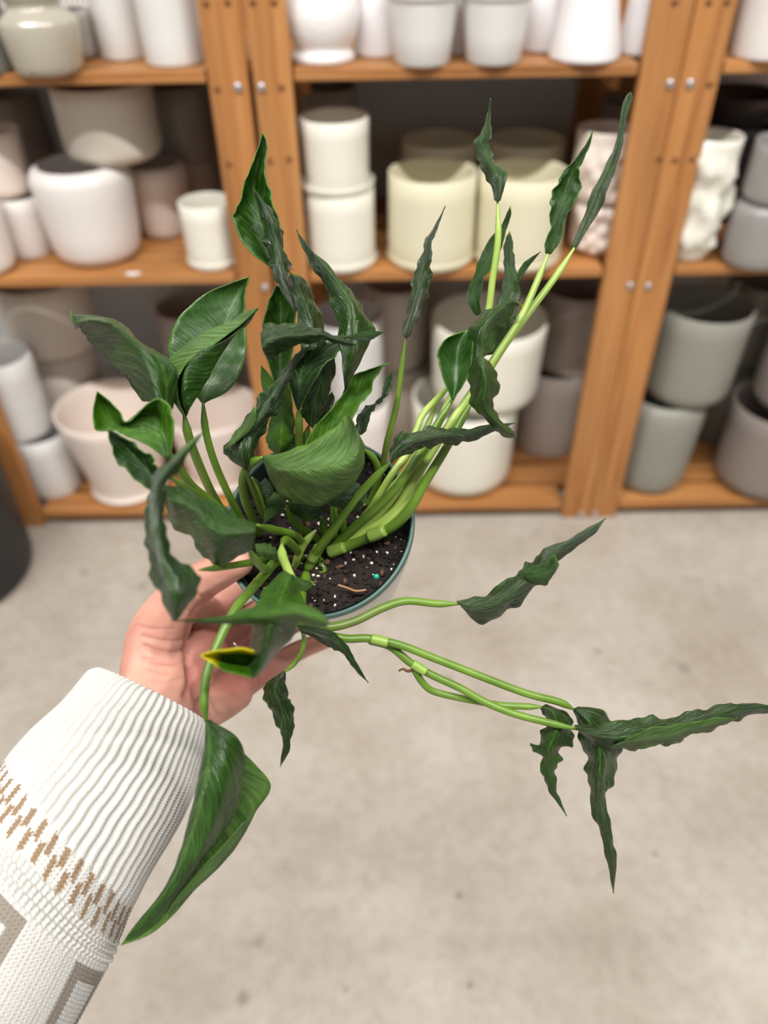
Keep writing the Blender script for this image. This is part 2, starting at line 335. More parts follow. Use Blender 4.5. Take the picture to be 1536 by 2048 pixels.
def pot(key, name, label, mat, shape, cx, yb, wb, zb, ytop, wt, on=None, Yc=None, saucer=0, dy=0, closed=False, bumps=None, hmax=None, group=None):
    global bumps_outer
    if on is not None: zb = POTS[on]['top']+.0008; Yc = POTS[on]['c'][1]+dy if Yc is None else Yc
    c, rb, rt, h = solve(cx, yb, wb, zb, ytop, wt, Yc)
    if hmax: h = min(h, hmax)
    group = group or ('pots on the low shelf' if zb < .6 else 'pots on the middle shelf' if zb < 1.05 else 'pots on the top shelf')
    sh = SHAPES[shape]; z0 = .0
    outer = [(0.001, 0)]
    zz = .009 if saucer else 0
    dense = []
    for i in range(len(sh)-1):
        (a, ra), (b, rb2) = sh[i], sh[i+1]
        for t in np.linspace(0, 1, 6 if (bumps and b-a > .1) else 2, endpoint=False): dense.append((a+(b-a)*t, ra+(rb2-ra)*t))
    dense.append(sh[-1])
    outer += [((rb+(rt-rb)*t)*s, zz+(h-zz)*t) for t, s in dense]
    outer[0] = (0.001, zz); bumps_outer = len(outer)
    rtop = outer[-1][0]; wall = min(.0065, rtop*.2)
    prof = outer+[(rtop-wall*.3, h+.0012), (rtop-wall*.8, h+.0008), (rtop-wall, h-.002)]
    if closed: prof += [(.001, h-.002)]
    else:
        for t, s in reversed(dense):
            if .07 < t < .97: prof.append((max(.004, (rb+(rt-rb)*t)*s-wall), zz+(h-zz)*t))
        prof += [(max(.003, rb*.8-wall), zz+.012), (.001, zz+.012)]
    bb = None
    if bumps: bb = [(t, f*h, a, r) for t, f, a, r in bumps]
    o = lathe(name, c, prof, pmat(mat), bumps=bb, n=110 if bumps else 56); tag(o, label, 'pot', group)
    if saucer:
        R = saucer*rb
        lathe('saucer', c, [(.001, 0), (R*.9, 0), (R*.97, .003), (R, .016), (R*.985, .0175), (R*.965, .016), (R*.93, .0085), (.001, .0085)], pmat(mat), o)
    POTS[key] = dict(c=c, top=zb+h, r=rt, o=o); return o

kn = lambda seed, n, amp, rad: [(random.Random(seed+i).uniform(-2.9, -.2), random.Random(seed*3+i).uniform(.12, .95), amp*random.Random(seed+9*i).uniform(.6, 1.15), rad*random.Random(seed+5*i).uniform(.7, 1.2)) for i in range(n)]
# -- middle shelf, left unit
pot('M1', 'planter_pot', 'white pot cut off by the left photo edge, front of the middle shelf', 'white', 'round', -44, 563, 112, ZT2, 425, 124)
pot('M2b', 'planter_pot', 'narrow white pot under a stacked one, far left of the middle shelf', 'white', 'cyl', 54, 519, 84, ZT2, 405, 98)
pot('M2', 'planter_pot', 'beige open pot stacked on the narrow white pot at the far left', 'blush', 'round', 20, 402, 105, 0, 275, 118, on='M2b')
pot('M4', 'planter_pot', 'large white pot with rounded shoulder carrying the big beige pot', 'white', 'shoulder', 178, 541, 165, ZT2, 358, 206)
pot('M5', 'planter_pot', 'white round-topped pot right of the large shouldered pot, left unit', 'blush', 'shoulder', 340, 490, 96, ZT2, 345, 128, Yc=1.852)
pot('M3', 'planter_pot', 'big beige pot stacked highest on the left middle shelf', 'beige', 'round', 245, 368, 190, 0, 184, 200, on='M4', dy=.04)
pot('M6', 'planter_pot', 'small ivory pot with saucer next to the left post on the middle shelf', 'ivory', 'cyl', 421, 545, 100, ZT2, 420, 108, saucer=1.06)
for i, (px, ytop, wd, col) in enumerate(((95, 200, 120, 'dim'), (245, 330, 112, 'dim'), (402, 330, 100, 'taupe'))):
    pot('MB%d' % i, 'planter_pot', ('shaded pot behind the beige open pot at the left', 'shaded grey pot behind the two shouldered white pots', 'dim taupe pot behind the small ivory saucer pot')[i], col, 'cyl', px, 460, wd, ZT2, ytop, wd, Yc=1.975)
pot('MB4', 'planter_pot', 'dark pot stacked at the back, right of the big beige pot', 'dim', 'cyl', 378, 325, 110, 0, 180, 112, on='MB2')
# -- middle shelf, middle unit
pot('M7', 'planter_pot', 'ivory saucer pot at the bottom of the stack beside the left post', 'ivory', 'cyl', 683, 549, 132, ZT2, 398, 140, saucer=1.06)
pot('M7u', 'planter_pot', 'ivory saucer pot on top of another one beside the left post', 'ivory', 'cyl', 676, 392, 126, 0, 250, 140, on='M7', saucer=1.18)
pot('M8', 'cream_planter', 'pale yellow cream cylinder pot, left one of the front pair', 'cream', 'cyl', 866, 549, 170, ZT2, 370, 178, saucer=1.02)
pot('M9', 'cream_planter', 'pale yellow cream cylinder pot, right one of the front pair', 'cream', 'cyl', 1044, 549, 168, ZT2, 370, 178, saucer=1.02)
y2 = POTS['M8']['c'][1]+.195
pot('M8b', 'cream_planter', 'cream cylinder pot in the shade behind the left cream pot', 'cream', 'cyl', 875, 440, 150, ZT2, 300, 152, Yc=y2)
pot('M9b', 'cream_planter', 'cream cylinder pot in the shade behind the right cream pot', 'cream', 'cyl', 1037, 440, 150, ZT2, 300, 155, Yc=y2)
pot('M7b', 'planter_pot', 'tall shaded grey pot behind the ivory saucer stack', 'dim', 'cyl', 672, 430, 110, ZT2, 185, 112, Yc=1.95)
pot('M10', 'knobbly_planter', 'lower of two white knobbly pots stacked left of the thick post', 'blush', 'round', 1183, 540, 108, ZT2, 420, 118, Yc=1.716, bumps=kn(3, 24, .016, .0145))
pot('M10u', 'knobbly_planter', 'upper of two white knobbly pots stacked left of the thick post', 'blush', 'round', 1192, 398, 106, 0, 272, 116, on='M10', bumps=kn(8, 22, .016, .015))
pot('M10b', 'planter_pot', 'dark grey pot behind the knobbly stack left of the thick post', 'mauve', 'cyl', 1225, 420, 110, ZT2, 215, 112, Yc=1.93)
# -- middle shelf, right unit
pot('M11', 'knobbly_vase', 'tall white vase covered in knobs, right of the thick post', 'ivory', 'round', 1384, 530, 90, ZT2, 287, 116, bumps=kn(21, 32, .018, .0155))
pot('M12', 'planter_pot', 'grey pot with lit shoulder, lower of the stack at the right edge', 'grey', 'shoulder', 1524, 548, 122, ZT2, 425, 130)
pot('M12u', 'planter_pot', 'grey open pot, upper of the stack at the right edge', 'grey', 'round', 1538, 428, 130, 0, 302, 132, on='M12')
pot('M13', 'dark_bowl', 'dark bowl at the back of the right middle shelf, lower one', 'charcoal', 'round', 1450, 420, 130, ZT2, 262, 160, Yc=1.93)
pot('M13u', 'dark_bowl', 'dark bowl stacked under the top shelf at the right back', 'charcoal', 'bowl', 1470, 255, 110, 0, 205, 165, on='M13')
# -- top shelf
pot('T1', 'glazed_jar', 'glossy greige jar with a narrow neck at the top left', 'greige', 'cyl', 82, 155, 118, ZT3, 80, 155)
o = POTS['T1']['o']; bpy.data.objects.remove(o)
cJ = POTS['T1']['c']; k = depth(cJ)/F
o = lathe('glazed_jar', cJ, [(r*k, z*k) for r, z in ((1, 0), (58, 0), (63, 3), (68, 15), (74, 60), (76, 82), (74, 89), (54, 106), (50, 110), (50, 118), (55, 124), (58, 132), (56, 160), (49, 164), (47, 158), (46, 116), (60, 80), (50, 10), (1, 8))], pmat('greige'))
tag(o, 'glossy greige jar with shoulder and narrow neck at the top left', 'jar')
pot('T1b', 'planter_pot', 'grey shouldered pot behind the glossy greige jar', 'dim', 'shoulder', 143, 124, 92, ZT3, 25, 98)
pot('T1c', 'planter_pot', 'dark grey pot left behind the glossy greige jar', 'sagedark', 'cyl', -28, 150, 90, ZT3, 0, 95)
pot('T2', 'planter_pot', 'slim white cylinder, left of the pair on the top left shelf', 'cool', 'cyl', 238, 123, 90, ZT3, -70, 100)
pot('T3', 'planter_pot', 'white cylinder next to the left post on the top shelf', 'cool', 'cyl', 340, 137, 114, ZT3, -70, 126)
cb = solve(645, 132, 120, ZT3, 0, 120)[0]; k = depth(cb)/F
o = lathe('bulb_vase', cb, [(r*k, z*k) for r, z in ((1, 0), (60, 0), (63, 3), (62, 12), (57, 19), (55, 24), (60, 32), (68, 48), (72, 66), (73, 80), (70, 98), (60, 116), (48, 130), (36, 138), (30, 144), (29, 165), (34, 178), (31, 178), (26, 165), (26, 146), (20, 140), (1, 138))], pmat('gloss'), n=72)
tag(o, 'round white bulb vase with dimpled skin beside the left post, top shelf', 'vase')
dimple = simple('dimpled_gloss', srgb(240, 238, 238), .2, coat=.5, var=.02); nt = dimple.node_tree
v = N(nt, 'ShaderNodeTexVoronoi', Scale=190.0); tcn = N(nt, 'ShaderNodeTexCoord'); L(nt, tcn.outputs['Object'], v.inputs['Vector'])
bp = N(nt, 'ShaderNodeBump', Strength=.6, Distance=.002); L(nt, v.outputs['Distance'], bp.inputs['Height']); L(nt, bp.outputs['Normal'], nt.nodes['Principled BSDF'].inputs['Normal'])
o.data.materials[0] = dimple
pot('T5', 'cone_vase', 'white cone vase right of the round bulb vase, set back', 'gloss', 'cone', 757, 117, 100, ZT3, -60, 62)
pot('T6', 'tapered_pot', 'white tapered pot with a band rim, left of the top shelf pair', 'cool', 'collar', 847, 136, 110, ZT3, -30, 150)
pot('T7', 'tapered_pot', 'white tapered pot with a band rim, right of the top shelf pair', 'cool', 'collar', 992, 133, 108, ZT3, -30, 146)
pot('T6b', 'cone_vase', 'glossy cone vase in the gap between the two tapered pots', 'gloss', 'cone', 920, 112, 80, ZT3, -60, 50)
pot('T8', 'cone_vase', 'white cone vase half hidden behind the right tapered pot', 'gloss', 'cone', 1088, 107, 88, ZT3, -60, 52)
pot('T9', 'cone_vase', 'broad glossy white cone vase in front, left of the thick post', 'gloss', 'cone', 1182, 130, 146, ZT3, -60, 92)
pot('T10', 'cone_vase', 'white cone vase half hidden by the thick post on the top shelf', 'gloss', 'cone', 1286, 113, 84, ZT3, -60, 60)
pot('T11', 'planter_pot', 'grey pot set back beside the thick post on the top right shelf', 'taupe', 'cyl', 1462, 95, 80, ZT3, -60, 82)
pot('T12', 'planter_pot', 'white pot cut by the right photo edge on the top shelf', 'white', 'cyl', 1548, 124, 122, ZT3, -70, 130)
# -- bottom shelf, left unit
pot('B2', 'planter_pot', 'white pot at the bottom of the stack, far left of the low shelf', 'cool', 'cyl', 100, 1000, 98, ZT1, 892, 124)
pot('B2u', 'planter_pot', 'tall white open pot on top of the stack at the far left', 'cool', 'cyl', 66, 898, 110, 0, 740, 124, on='B2')
pot('B3', 'bowl_planter', 'wide white bowl pot with foot ring, left one of two', 'blush', 'bowl', 245, 1014, 138, ZT1, 870, 212)
pot('B4', 'bowl_planter', 'wide white bowl pot with foot ring, right one behind the leaves', 'blush', 'bowl', 437, 990, 126, ZT1, 866, 186)
pot('B1', 'planter_pot', 'beige pot under a big one at the left back, low shelf', 'beige', 'cyl', 172, 860, 120, ZT1, 726, 135, Yc=1.90)
pot('B1u', 'planter_pot', 'big beige pot with rounded foot stacked at the left back', 'beige', 'round', 132, 735, 165, 0, 590, 186, on='B1', hmax=.23)
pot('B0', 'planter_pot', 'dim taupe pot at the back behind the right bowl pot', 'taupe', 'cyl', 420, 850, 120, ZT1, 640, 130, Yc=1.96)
# -- bottom shelf, middle unit
pot('B5', 'planter_pot', 'white pot under a tall one, behind the plant beside the post', 'white', 'cyl', 715, 985, 118, ZT1, 832, 138)
pot('B5u', 'planter_pot', 'tall white open pot stacked behind the plant beside the post', 'cool', 'cyl', 703, 835, 130, 0, 662, 146, on='B5')
pot('B6', 'planter_pot', 'beige pot, lower of the back stack between the white planters', 'beige', 'cyl', 798, 900, 112, ZT1, 750, 122, Yc=1.95)
pot('B6u', 'planter_pot', 'beige pot, upper of the back stack between the white planters', 'beige', 'cyl', 792, 748, 115, 0, 590, 130, on='B6', hmax=.28)
pot('B7', 'tall_planter', 'large ivory planter at the bottom, middle of the low shelf', 'ivory', 'round', 930, 1006, 190, ZT1, 848, 212)
pot('B7u', 'tall_planter', 'large ivory open planter stacked on another, middle low shelf', 'ivory', 'round', 962, 850, 205, 0, 688, 232, on='B7')
pot('B8', 'planter_pot', 'taupe pot, lower of the stack left of the thick post foot', 'taupe', 'cyl', 1100, 918, 128, ZT1, 762, 140)
pot('B8u', 'planter_pot', 'taupe pot, upper of the stack left of the thick post', 'taupe', 'cyl', 1130, 760, 128, 0, 605, 140, on='B8', hmax=.285)
# -- bottom shelf, right unit
pot('B9', 'tall_planter', 'sage grey planter with lit shoulder, lower beside the thick post', 'sage', 'shoulder', 1308, 996, 140, ZT1, 832, 170)
pot('B9u', 'tall_planter', 'sage grey open planter stacked on another beside the thick post', 'sage', 'round', 1350, 835, 165, 0, 652, 190, on='B9')
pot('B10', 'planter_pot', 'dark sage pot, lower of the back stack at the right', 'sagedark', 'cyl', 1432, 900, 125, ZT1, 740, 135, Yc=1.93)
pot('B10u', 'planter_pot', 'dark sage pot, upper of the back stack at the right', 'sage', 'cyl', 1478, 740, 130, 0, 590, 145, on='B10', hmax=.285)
pot('B11', 'planter_pot', 'mauve grey pot, lower of the stack at the right edge', 'mauve', 'round', 1545, 1012, 170, ZT1, 780, 200, hmax=.25)
pot('B11u', 'planter_pot', 'mauve grey pot, upper of the stack at the right edge', 'mauve', 'round', 1600, 790, 185, 0, 600, 205, on='B11', hmax=.25)
# -- black bin on the floor at the left
c = ray_z(-90, 1148, 0); c[2] = 0
o = lathe('waste_bin', c, [(.001, 0), (.170, 0), (.190, .008), (.197, .03), (.198, .08), (.203, .34), (.208, .345), (.208, .36), (.200, .362), (.198, .33), (.19, .03), (.001, .02)], pmat('black'), n=64)
tag(o, 'black round bin standing on the floor at the left photo edge', 'bin')

# ------------------------------------------------------------------ the potted plant
RC = P(634, 1047, .500)
ax = CM.T @ np.array([.135, .385, .913]); ax /= np.linalg.norm(ax)       # from the rim down into the pot
e1 = np.cross(ax, [0, 0, 1.]); e1 /= np.linalg.norm(e1); e2 = np.cross(ax, e1)
PH = .092
base = RC+ax*PH
plant = empty('potted_plant', base, 'small wilting green plant with twisted leaves in a nursery pot held in the hand', 'plant')
def lathe_ax(name, prof, mat, n=96):
    V = [RC+ax*z+(e1*math.cos(2*math.pi*k/n)+e2*math.sin(2*math.pi*k/n))*r for r, z in prof for k in range(n)]
    return mk(name, V, grid_faces(len(prof), n, True), mat, plant, loc=RC)
pot_green = simple('pot_rim_green', srgb(66, 94, 86), .45, bump=.1, bscale=300)
pot_white = simple('pot_wall_white', srgb(206, 208, 200), .4, bump=.1, bscale=200)
RR = .0633
pw = lathe_ax('nursery_pot', [(RR-.0012, .003), (RR-.0012, .012), (RR-.002, .0128), (RR-.0045, .03), (.0455, PH-.004), (.043, PH), (.001, PH)], pot_white)
lathe_ax('pot_rim', [(RR-.0034, .012), (RR-.0026, .002), (RR-.002, .0003), (RR-.0008, 0), (RR+.0002, .0006), (RR+.0002, .0048), (RR-.0005, .0056), (RR-.0016, .0056)], pot_green)
lathe_ax('pot_lining', [(RR-.0032, .001), (RR-.006, .03), (.044, PH-.006)], simple('pot_inside_dark', srgb(52, 72, 66), .5))
# soil: uneven disc of crumbs
n, m = 64, 96; SR = RR-.0035; V = []
from mathutils import noise as mnoise
for i in range(n):
    for j in range(m):
        r = SR*(i/(n-1))**.8; t = 2*math.pi*j/m
        x, y = r*math.cos(t), r*math.sin(t)
        h = mnoise.noise(Vector((x*60, y*60, 1)))*.003+mnoise.noise(Vector((x*220, y*220, 4)))*.0022+mnoise.noise(Vector((x*600, y*600, 9)))*.0009
        V.append(RC+e1*x+e2*y+ax*(.0125+h))
soil_m = simple('potting_soil', srgb(30, 23, 20), .85, .3, bump=.8, bscale=900, var=.4)
mk('soil', V, grid_faces(n, m, True), soil_m, plant, loc=RC+ax*.0125)
def crumbs(name, count, rmin, rmax, mat, lift, seed):
    R = random.Random(seed); V = []; Fs = []
    bm = bmesh.new(); bmesh.ops.create_icosphere(bm, subdivisions=1, radius=1); bv = [np.array(v.co[:]) for v in bm.verts]; bf = [[v.index for v in f.verts] for f in bm.faces]; bm.free()
    for _ in range(count):
        r = SR*.97*math.sqrt(R.random()); t = R.uniform(0, 6.283); s = R.uniform(rmin, rmax)
        x, y = r*math.cos(t), r*math.sin(t)
        h = mnoise.noise(Vector((x*60, y*60, 1)))*.003+mnoise.noise(Vector((x*220, y*220, 4)))*.0022
        c = RC+e1*x+e2*y+ax*(.0125+h-s*lift); b0 = len(V); q = np.array([R.uniform(.6, 1.2) for _ in range(3)])
        V += [c+v*s*q*R.uniform(.8, 1.15) for v in bv]; Fs += [[b0+i for i in f] for f in bf]
    o = mk(name, V, Fs, mat, plant, loc=RC+ax*.012, smooth=False); o['kind'] = 'stuff'
crumbs('perlite', 150, .0004, .0015, simple('perlite_white', srgb(214, 204, 186), .8, var=.15), .4, 2)
crumbs('soil_crumbs', 900, .0008, .0024, soil_m, .2, 5)
crumbs('bark_chips', 60, .0012, .0030, simple('bark_brown', srgb(84, 58, 42), .9, var=.3), .3, 6)

def tint_none(nv): return np.zeros((nv, 4))
def stem(pts, r0, r1=None, mat=None, name='stem', label=None, tintf=None):
    """tube through (px, py, depth) points; radii in photo pixels"""
    r1 = r0 if r1 is None else r1
    c = catmull(pts, 7); W = Pn(c); k = len(W); ns = 10; V = []
    T = np.gradient(W, axis=0); T /= np.linalg.norm(T, axis=1)[:, None]
    u = np.cross(T[0], [0.3, 0.1, 1.]); u /= np.linalg.norm(u)
    for i in range(k):
        u = u-T[i]*(u@T[i]); u /= np.linalg.norm(u); v = np.cross(T[i], u)
        rr = (r0+(r1-r0)*i/(k-1))*c[i, 2]/F
        rr *= .92*(min(1, .3+.7*i/5) if name == 'stem' else 1)
        if i == k-1 and name == 'stem': rr *= .55
        if name == 'stem_sheath' and i in (0, k-1): rr *= .82
        for j in range(ns):
            t = 2*math.pi*j/ns; V.append(W[i]+(u*math.cos(t)+v*math.sin(t))*rr)
    Fs = grid_faces(k, ns, True)+[list(range(ns))[::-1], list(range((k-1)*ns, k*ns))]
    col = tint_none(len(V))
    if tintf is not None:
        for i in range(k):
            col[i*ns:(i+1)*ns] = tintf(i/(k-1))
    o = mk(name, V, Fs, mat or stem_green, plant, col=col)
    if label: o['label'] = label
    return o
YEL, BRN, PALE = (*srgb(206, 200, 14),), (*srgb(92, 62, 58),), (*srgb(112, 160, 60),)
LEAFN = 0
def leaf(rows, d0, bow=(6, -6, 6), ruf=1.2, freq=5, mat=None, flip=False, tip=None, label=None, wr=.75, nu=9, nv=6, dslope=(0, 0), pleat=.5, of=None):
    """rows of margin-to-margin control points (px, py[, mm in depth]); bow = mm offset per column; dslope = mm added from base to tip"""
    global LEAFN
    LEAFN += 1; rs = random.Random(LEAFN)
    nc = max(len(r) if isinstance(r, list) else 1 for r in rows); A = []
    n = len(rows)
    for i, r in enumerate(rows):
        if not isinstance(r, list): r = [r]*nc; tipp = True
        else: tipp = False
        wx = math.hypot(r[0][0]-r[-1][0], r[0][1]-r[-1][1])
        row = []
        for j, q in enumerate(r):
            dd = q[2] if len(q) > 2 else bow[j]*(0 if tipp else min(1, wx/60.0))
            dd += dslope[0]+(dslope[1]-dslope[0])*i/(n-1)
            row.append((q[0], q[1], d0+dd*.001))
        A.append(row)
    A = np.array(A, float)
    B = catmull(A, nv)                                 # along
    C_ = np.moveaxis(catmull(np.moveaxis(B, 1, 0), nu if nc > 2 else nu*2), 0, 1)    # across
    W = Pn(C_); R_, Q_ = W.shape[:2]
    du = np.gradient(W, axis=1); dv = np.gradient(W, axis=0); nn = np.cross(du, dv); nn /= np.maximum(np.linalg.norm(nn, axis=2, keepdims=True), 1e-9)
    u = np.linspace(0, 1, Q_)[None, :]; v = np.linspace(0, 1, R_)[:, None]; au = np.abs(u-.5)*2
    width = np.linalg.norm(W[:, -1]-W[:, 0], axis=1)[:, None]; amp = np.clip(width/.022, 0.15, 1)
    ph = rs.uniform(0, 6)
    env = np.sin(np.pi*np.clip(v*1.02, 0, 1))**.5
    side = np.where(u < .5, 1.0, -.8)
    disp = .001*ruf*au**2*np.sin(2*math.pi*freq*v+ph+side*1.3+2.2*au)*env
    disp = disp+.001*ruf*.5*au**3*np.sin(2*math.pi*freq*2.3*v+ph*2+side)*env
    disp = disp+.001*pleat*np.sin(2*math.pi*(freq*3.1)*(v-.32*au)+ph)*(au*(1.15-au))*env*1.4
    disp = disp+.001*wr*np.array([[mnoise.noise(Vector((W[i, j]*130).tolist())+Vector((LEAFN*3.1, 0, 0)))+.5*mnoise.noise(Vector((W[i, j]*330).tolist())) for j in range(Q_)] for i in range(R_)])*env
    W = W+nn*(disp*amp)[..., None]
    # ragged margins: push the edge outwards a little
    edge = (W[:, -1]-W[:, 0]); edge /= np.maximum(np.linalg.norm(edge, axis=1)[:, None], 1e-9)
    eo = .00028*ruf*np.sin(2*math.pi*freq*1.7*v[:, 0]+ph)*env[:, 0]*amp[:, 0]
    W = W+(edge[:, None, :]*((np.clip(au-.5, 0, 1)*2)**2*np.sign(u-.5))[..., None]*eo[:, None, None])
    Fs = grid_faces(R_, Q_)
    facing = float((nn*(CC-W)).sum())
    up = (facing > 0) != flip
    if not up: Fs = [f[::-1] for f in Fs]
    uv = np.stack([np.broadcast_to(u, (R_, Q_)), np.broadcast_to(v, (R_, Q_))], -1).reshape(-1, 2)
    col = np.zeros((R_, Q_, 4))
    # natural paler margin and tip of the blade
    col[..., :3] = PALE; col[..., 3] = np.clip((v-.93)/.07, 0, 1)*.55+np.clip((au-.97)/.03, 0, 1)*.25
    if tip: tip(col, u, v)
    col = np.clip(col, 0, 1)
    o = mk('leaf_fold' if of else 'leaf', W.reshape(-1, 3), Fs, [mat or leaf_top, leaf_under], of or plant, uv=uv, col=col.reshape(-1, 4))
    s = o.modifiers.new('blade_thickness', 'SOLIDIFY'); s.thickness = .0005; s.offset = -1; s.material_offset = 1; s.material_offset_rim = 1
    if label: o['label'] = label
    return o

# ---- stems (behind first)
def zoff(pts): return pts
S_ = .512
stem([(1150, 494, .495), (1110, 555, .495), (1060, 622, .492), (1010, 690, .490), (960, 768, .488), (900, 850, .486), (850, 925, .486), (810, 1005, .488), (760, 1055, .495), (700, 1085, .505)], 7, 11, stem_pale)
stem([(1096, 508, .485), (1072, 568, .484), (1040, 638, .482), (990, 715, .480), (940, 790, .480), (890, 862, .480), (835, 950, .482), (790, 1020, .490), (735, 1062, .498), (660, 1104, .508)], 7, 11, stem_pale)
stem([(995, 400, .475), (996, 480, .478), (985, 560, .482), (975, 630, .488), (945, 715, .492), (905, 790, .490), (870, 860, .486), (820, 945, .484), (770, 1015, .492), (715, 1060, .500), (650, 1105, .51)], 7, 10, stem_pale)
stem([(905, 765, .492), (872, 800, .490), (845, 830, .486), (832, 862, .484), (815, 905, .482), (780, 955, .482), (740, 1020, .492), (690, 1080, .505)], 7, 9, stem_pale)
stem([(906, 797, .475), (878, 842, .474), (850, 890, .474), (800, 965, .476), (760, 1010, .484), (720, 1045, .494), (660, 1100, .508)], 8, 11)
stem([(945, 800, .468), (922, 842, .468), (890, 900, .468), (852, 962, .472), (822, 1015, .480), (786, 1052, .490), (740, 1072, .498), (658, 1108, .506)], 8, 14, label='thick stem leaning over the right side of the pot rim')
stem([(880, 790, .496), (850, 862, .494), (812, 940, .494), (770, 990, .498), (735, 1035, .504)], 6, 8, stem_pale)
stem([(784, 922, .455), (742, 963, .462), (702, 1010, .470), (665, 1062, .482), (630, 1108, .495), (612, 1140, .506)], 8, 11)
stem([(812, 672, .470), (803, 740, .474), (792, 815, .480), (775, 880, .490), (766, 930, .502), (758, 960, .512)], 6, 8, stem_dark, tintf=lambda t: (*BRN, max(0, (t-.72)*2.0)))
# left stems
stem([(406, 803, .462), (411, 860, .466), (428, 922, .474), (455, 985, .488), (480, 1035, .506), (492, 1060, .514)], 8, 9)
stem([(368, 828, .435), (377, 872, .440), (395, 922, .452), (418, 975, .468), (440, 1015, .484), (470, 1060, .508)], 10, 9, stem_dark)
stem([(340, 905, .410), (358, 938, .418), (388, 975, .432), (425, 1005, .452), (470, 1050, .48), (500, 1080, .51)], 9, 9)
stem([(335, 950, .395), (370, 975, .41), (400, 995, .43), (440, 1030, .455), (490, 1080, .50)], 8, 8, stem_dark)
stem([(527, 914, .432), (500, 928, .440), (486, 958, .452), (490, 1000, .472), (508, 1042, .496), (520, 1070, .512)], 10, 9)
stem([(503, 955, .485), (515, 990, .495), (528, 1030, .510)], 9, 9, stem_dark)
stem([(490, 938, .436), (505, 975, .46), (530, 1040, .50)], 6, 8, stem_dark)
stem([(597, 816, .468), (598, 850, .475), (600, 905, .490), (612, 990, .510)], 9, 10, stem_dark)
stem([(618, 850, .478), (613, 880, .487), (620, 960, .51)], 8, 8)
stem([(694, 770, .457), (688, 810, .474), (680, 860, .484), (670, 960, .495), (668, 1050, .512)], 9, 9)
stem([(560, 770, .486), (563, 850, .496), (575, 950, .512)], 8, 9, stem_dark)
stem([(728, 898, .470), (748, 918, .478), (757, 948, .488), (748, 985, .500), (735, 1010, .510)], 8, 8)
# short stems over the soil
stem([(572, 1012, .478), (585, 1040, .490), (610, 1062, .500), (640, 1082, .510)], 8, 9)
stem([(643, 1035, .492), (648, 1060, .502), (655, 1085, .512)], 9, 10)
stem([(665, 1010, .490), (667, 1050, .500), (670, 1080, .512)], 8, 11)
stem([(690, 1040, .496), (688, 1065, .504), (692, 1085, .513)], 7, 9)
stem([(514, 1050, .410), (550, 1060, .440), (590, 1070, .470), (604, 1088, .498), (600, 1105, .512)], 9, 8)
stem([(498, 1098, .398), (512, 1122, .410), (530, 1138, .440), (542, 1130, .47), (548, 1115, .506)], 9, 9)
stem([(632, 1060, .488), (610, 1085, .490), (596, 1112, .494), (590, 1135, .508)], 8, 9, stem_pale)
stem([(398, 1140, .372), (440, 1135, .400), (495, 1126, .440), (530, 1120, .48), (560, 1115, .51)], 7, 9, stem_dark)
stem([(563, 1090, .430), (565, 1112, .424), (574, 1135, .416), (584, 1158, .408)], 11, 9, stem_pale, label='pale bright shoot curling over the middle of the pot')
stem([(563, 1090, .430), (572, 1080, .452), (590, 1095, .48), (605, 1120, .51)], 10, 9)
stem([(412, 1445, .402), (408, 1400, .404), (415, 1342, .408), (438, 1282, .414), (468, 1222, .422), (500, 1182, .436), (528, 1150, .456), (545, 1130, .480), (560, 1120, .506)], 10, 11, label='long arching stem of the big bottom leaf')
stem([(568, 1346, .500), (590, 1326, .500), (604, 1302, .498), (608, 1272, .494), (600, 1245, .47), (592, 1215, .45)], 5, 6)
# lower right stems
stem([(918, 1208, .470), (870, 1207, .468), (812, 1202, .464), (765, 1216, .460), (708, 1243, .458), (655, 1254, .456), (615, 1240, .460), (600, 1200, .480), (620, 1140, .508)], 8, 11, tintf=lambda t: (*BRN, max(0, .35-abs(t-.5)*1.5)))
stem([(1148, 1419, .468), (1118, 1404, .466), (1050, 1386, .464), (960, 1352, .462), (870, 1317, .460), (800, 1290, .458), (738, 1277, .456), (690, 1277, .456), (640, 1262, .456), (608, 1225, .462), (605, 1180, .485), (615, 1140, .508)], 8, 10)
stem([(1157, 1459, .462), (1092, 1444, .462), (1030, 1428, .462), (970, 1404, .464), (920, 1376, .464), (860, 1348, .464), (820, 1325, .463), (780, 1293, .462), (735, 1280, .460)], 8, 9)
stem([(1084, 1414, .470), (1050, 1413, .470), (1000, 1410, .470), (930, 1398, .470), (868, 1383, .468), (845, 1365, .466), (826, 1335, .464)], 7, 8)
stem([(742, 1277, .4545), (760, 1281, .4545), (776, 1285, .4545)], 11, 11, stem_sheath, 'stem_sheath', label='pale sheath around a stem')
stem([(825, 1327, .462), (842, 1338, .462), (852, 1344, .462)], 11, 10, stem_sheath, 'stem_sheath', label='pale sheath around a stem')
stem([(826, 1340, .463), (815, 1342, .462), (806, 1338, .462), (797, 1342, .462)], 4, 2, simple('dry_root', srgb(86, 60, 36), .9), 'dry_root')
stem([(622, 1120, .498), (632, 1105, .495), (640, 1092, .492)], 13, 12, stem_sheath, 'stem_sheath', label='pale sheath around a stem')
stem([(658, 1105, .502), (672, 1100, .500), (690, 1094, .498)], 14, 13, stem_sheath, 'stem_sheath', label='pale sheath around a stem')
stem([(738, 1072, .494), (752, 1068, .492), (770, 1060, .489)], 15, 14, stem_sheath, 'stem_sheath', label='pale sheath around a stem')
stem([(640, 1110, .505), (645, 1140, .503), (635, 1165, .507)], 10, 12, stem_green)
stem([(612, 1145, .503), (620, 1128, .500), (632, 1112, .498)], 12, 11, stem_dark)
stem([(600, 1172, .497), (612, 1168, .497), (628, 1166, .500)], 9, 6, stem_sheath, 'stem_sheath')
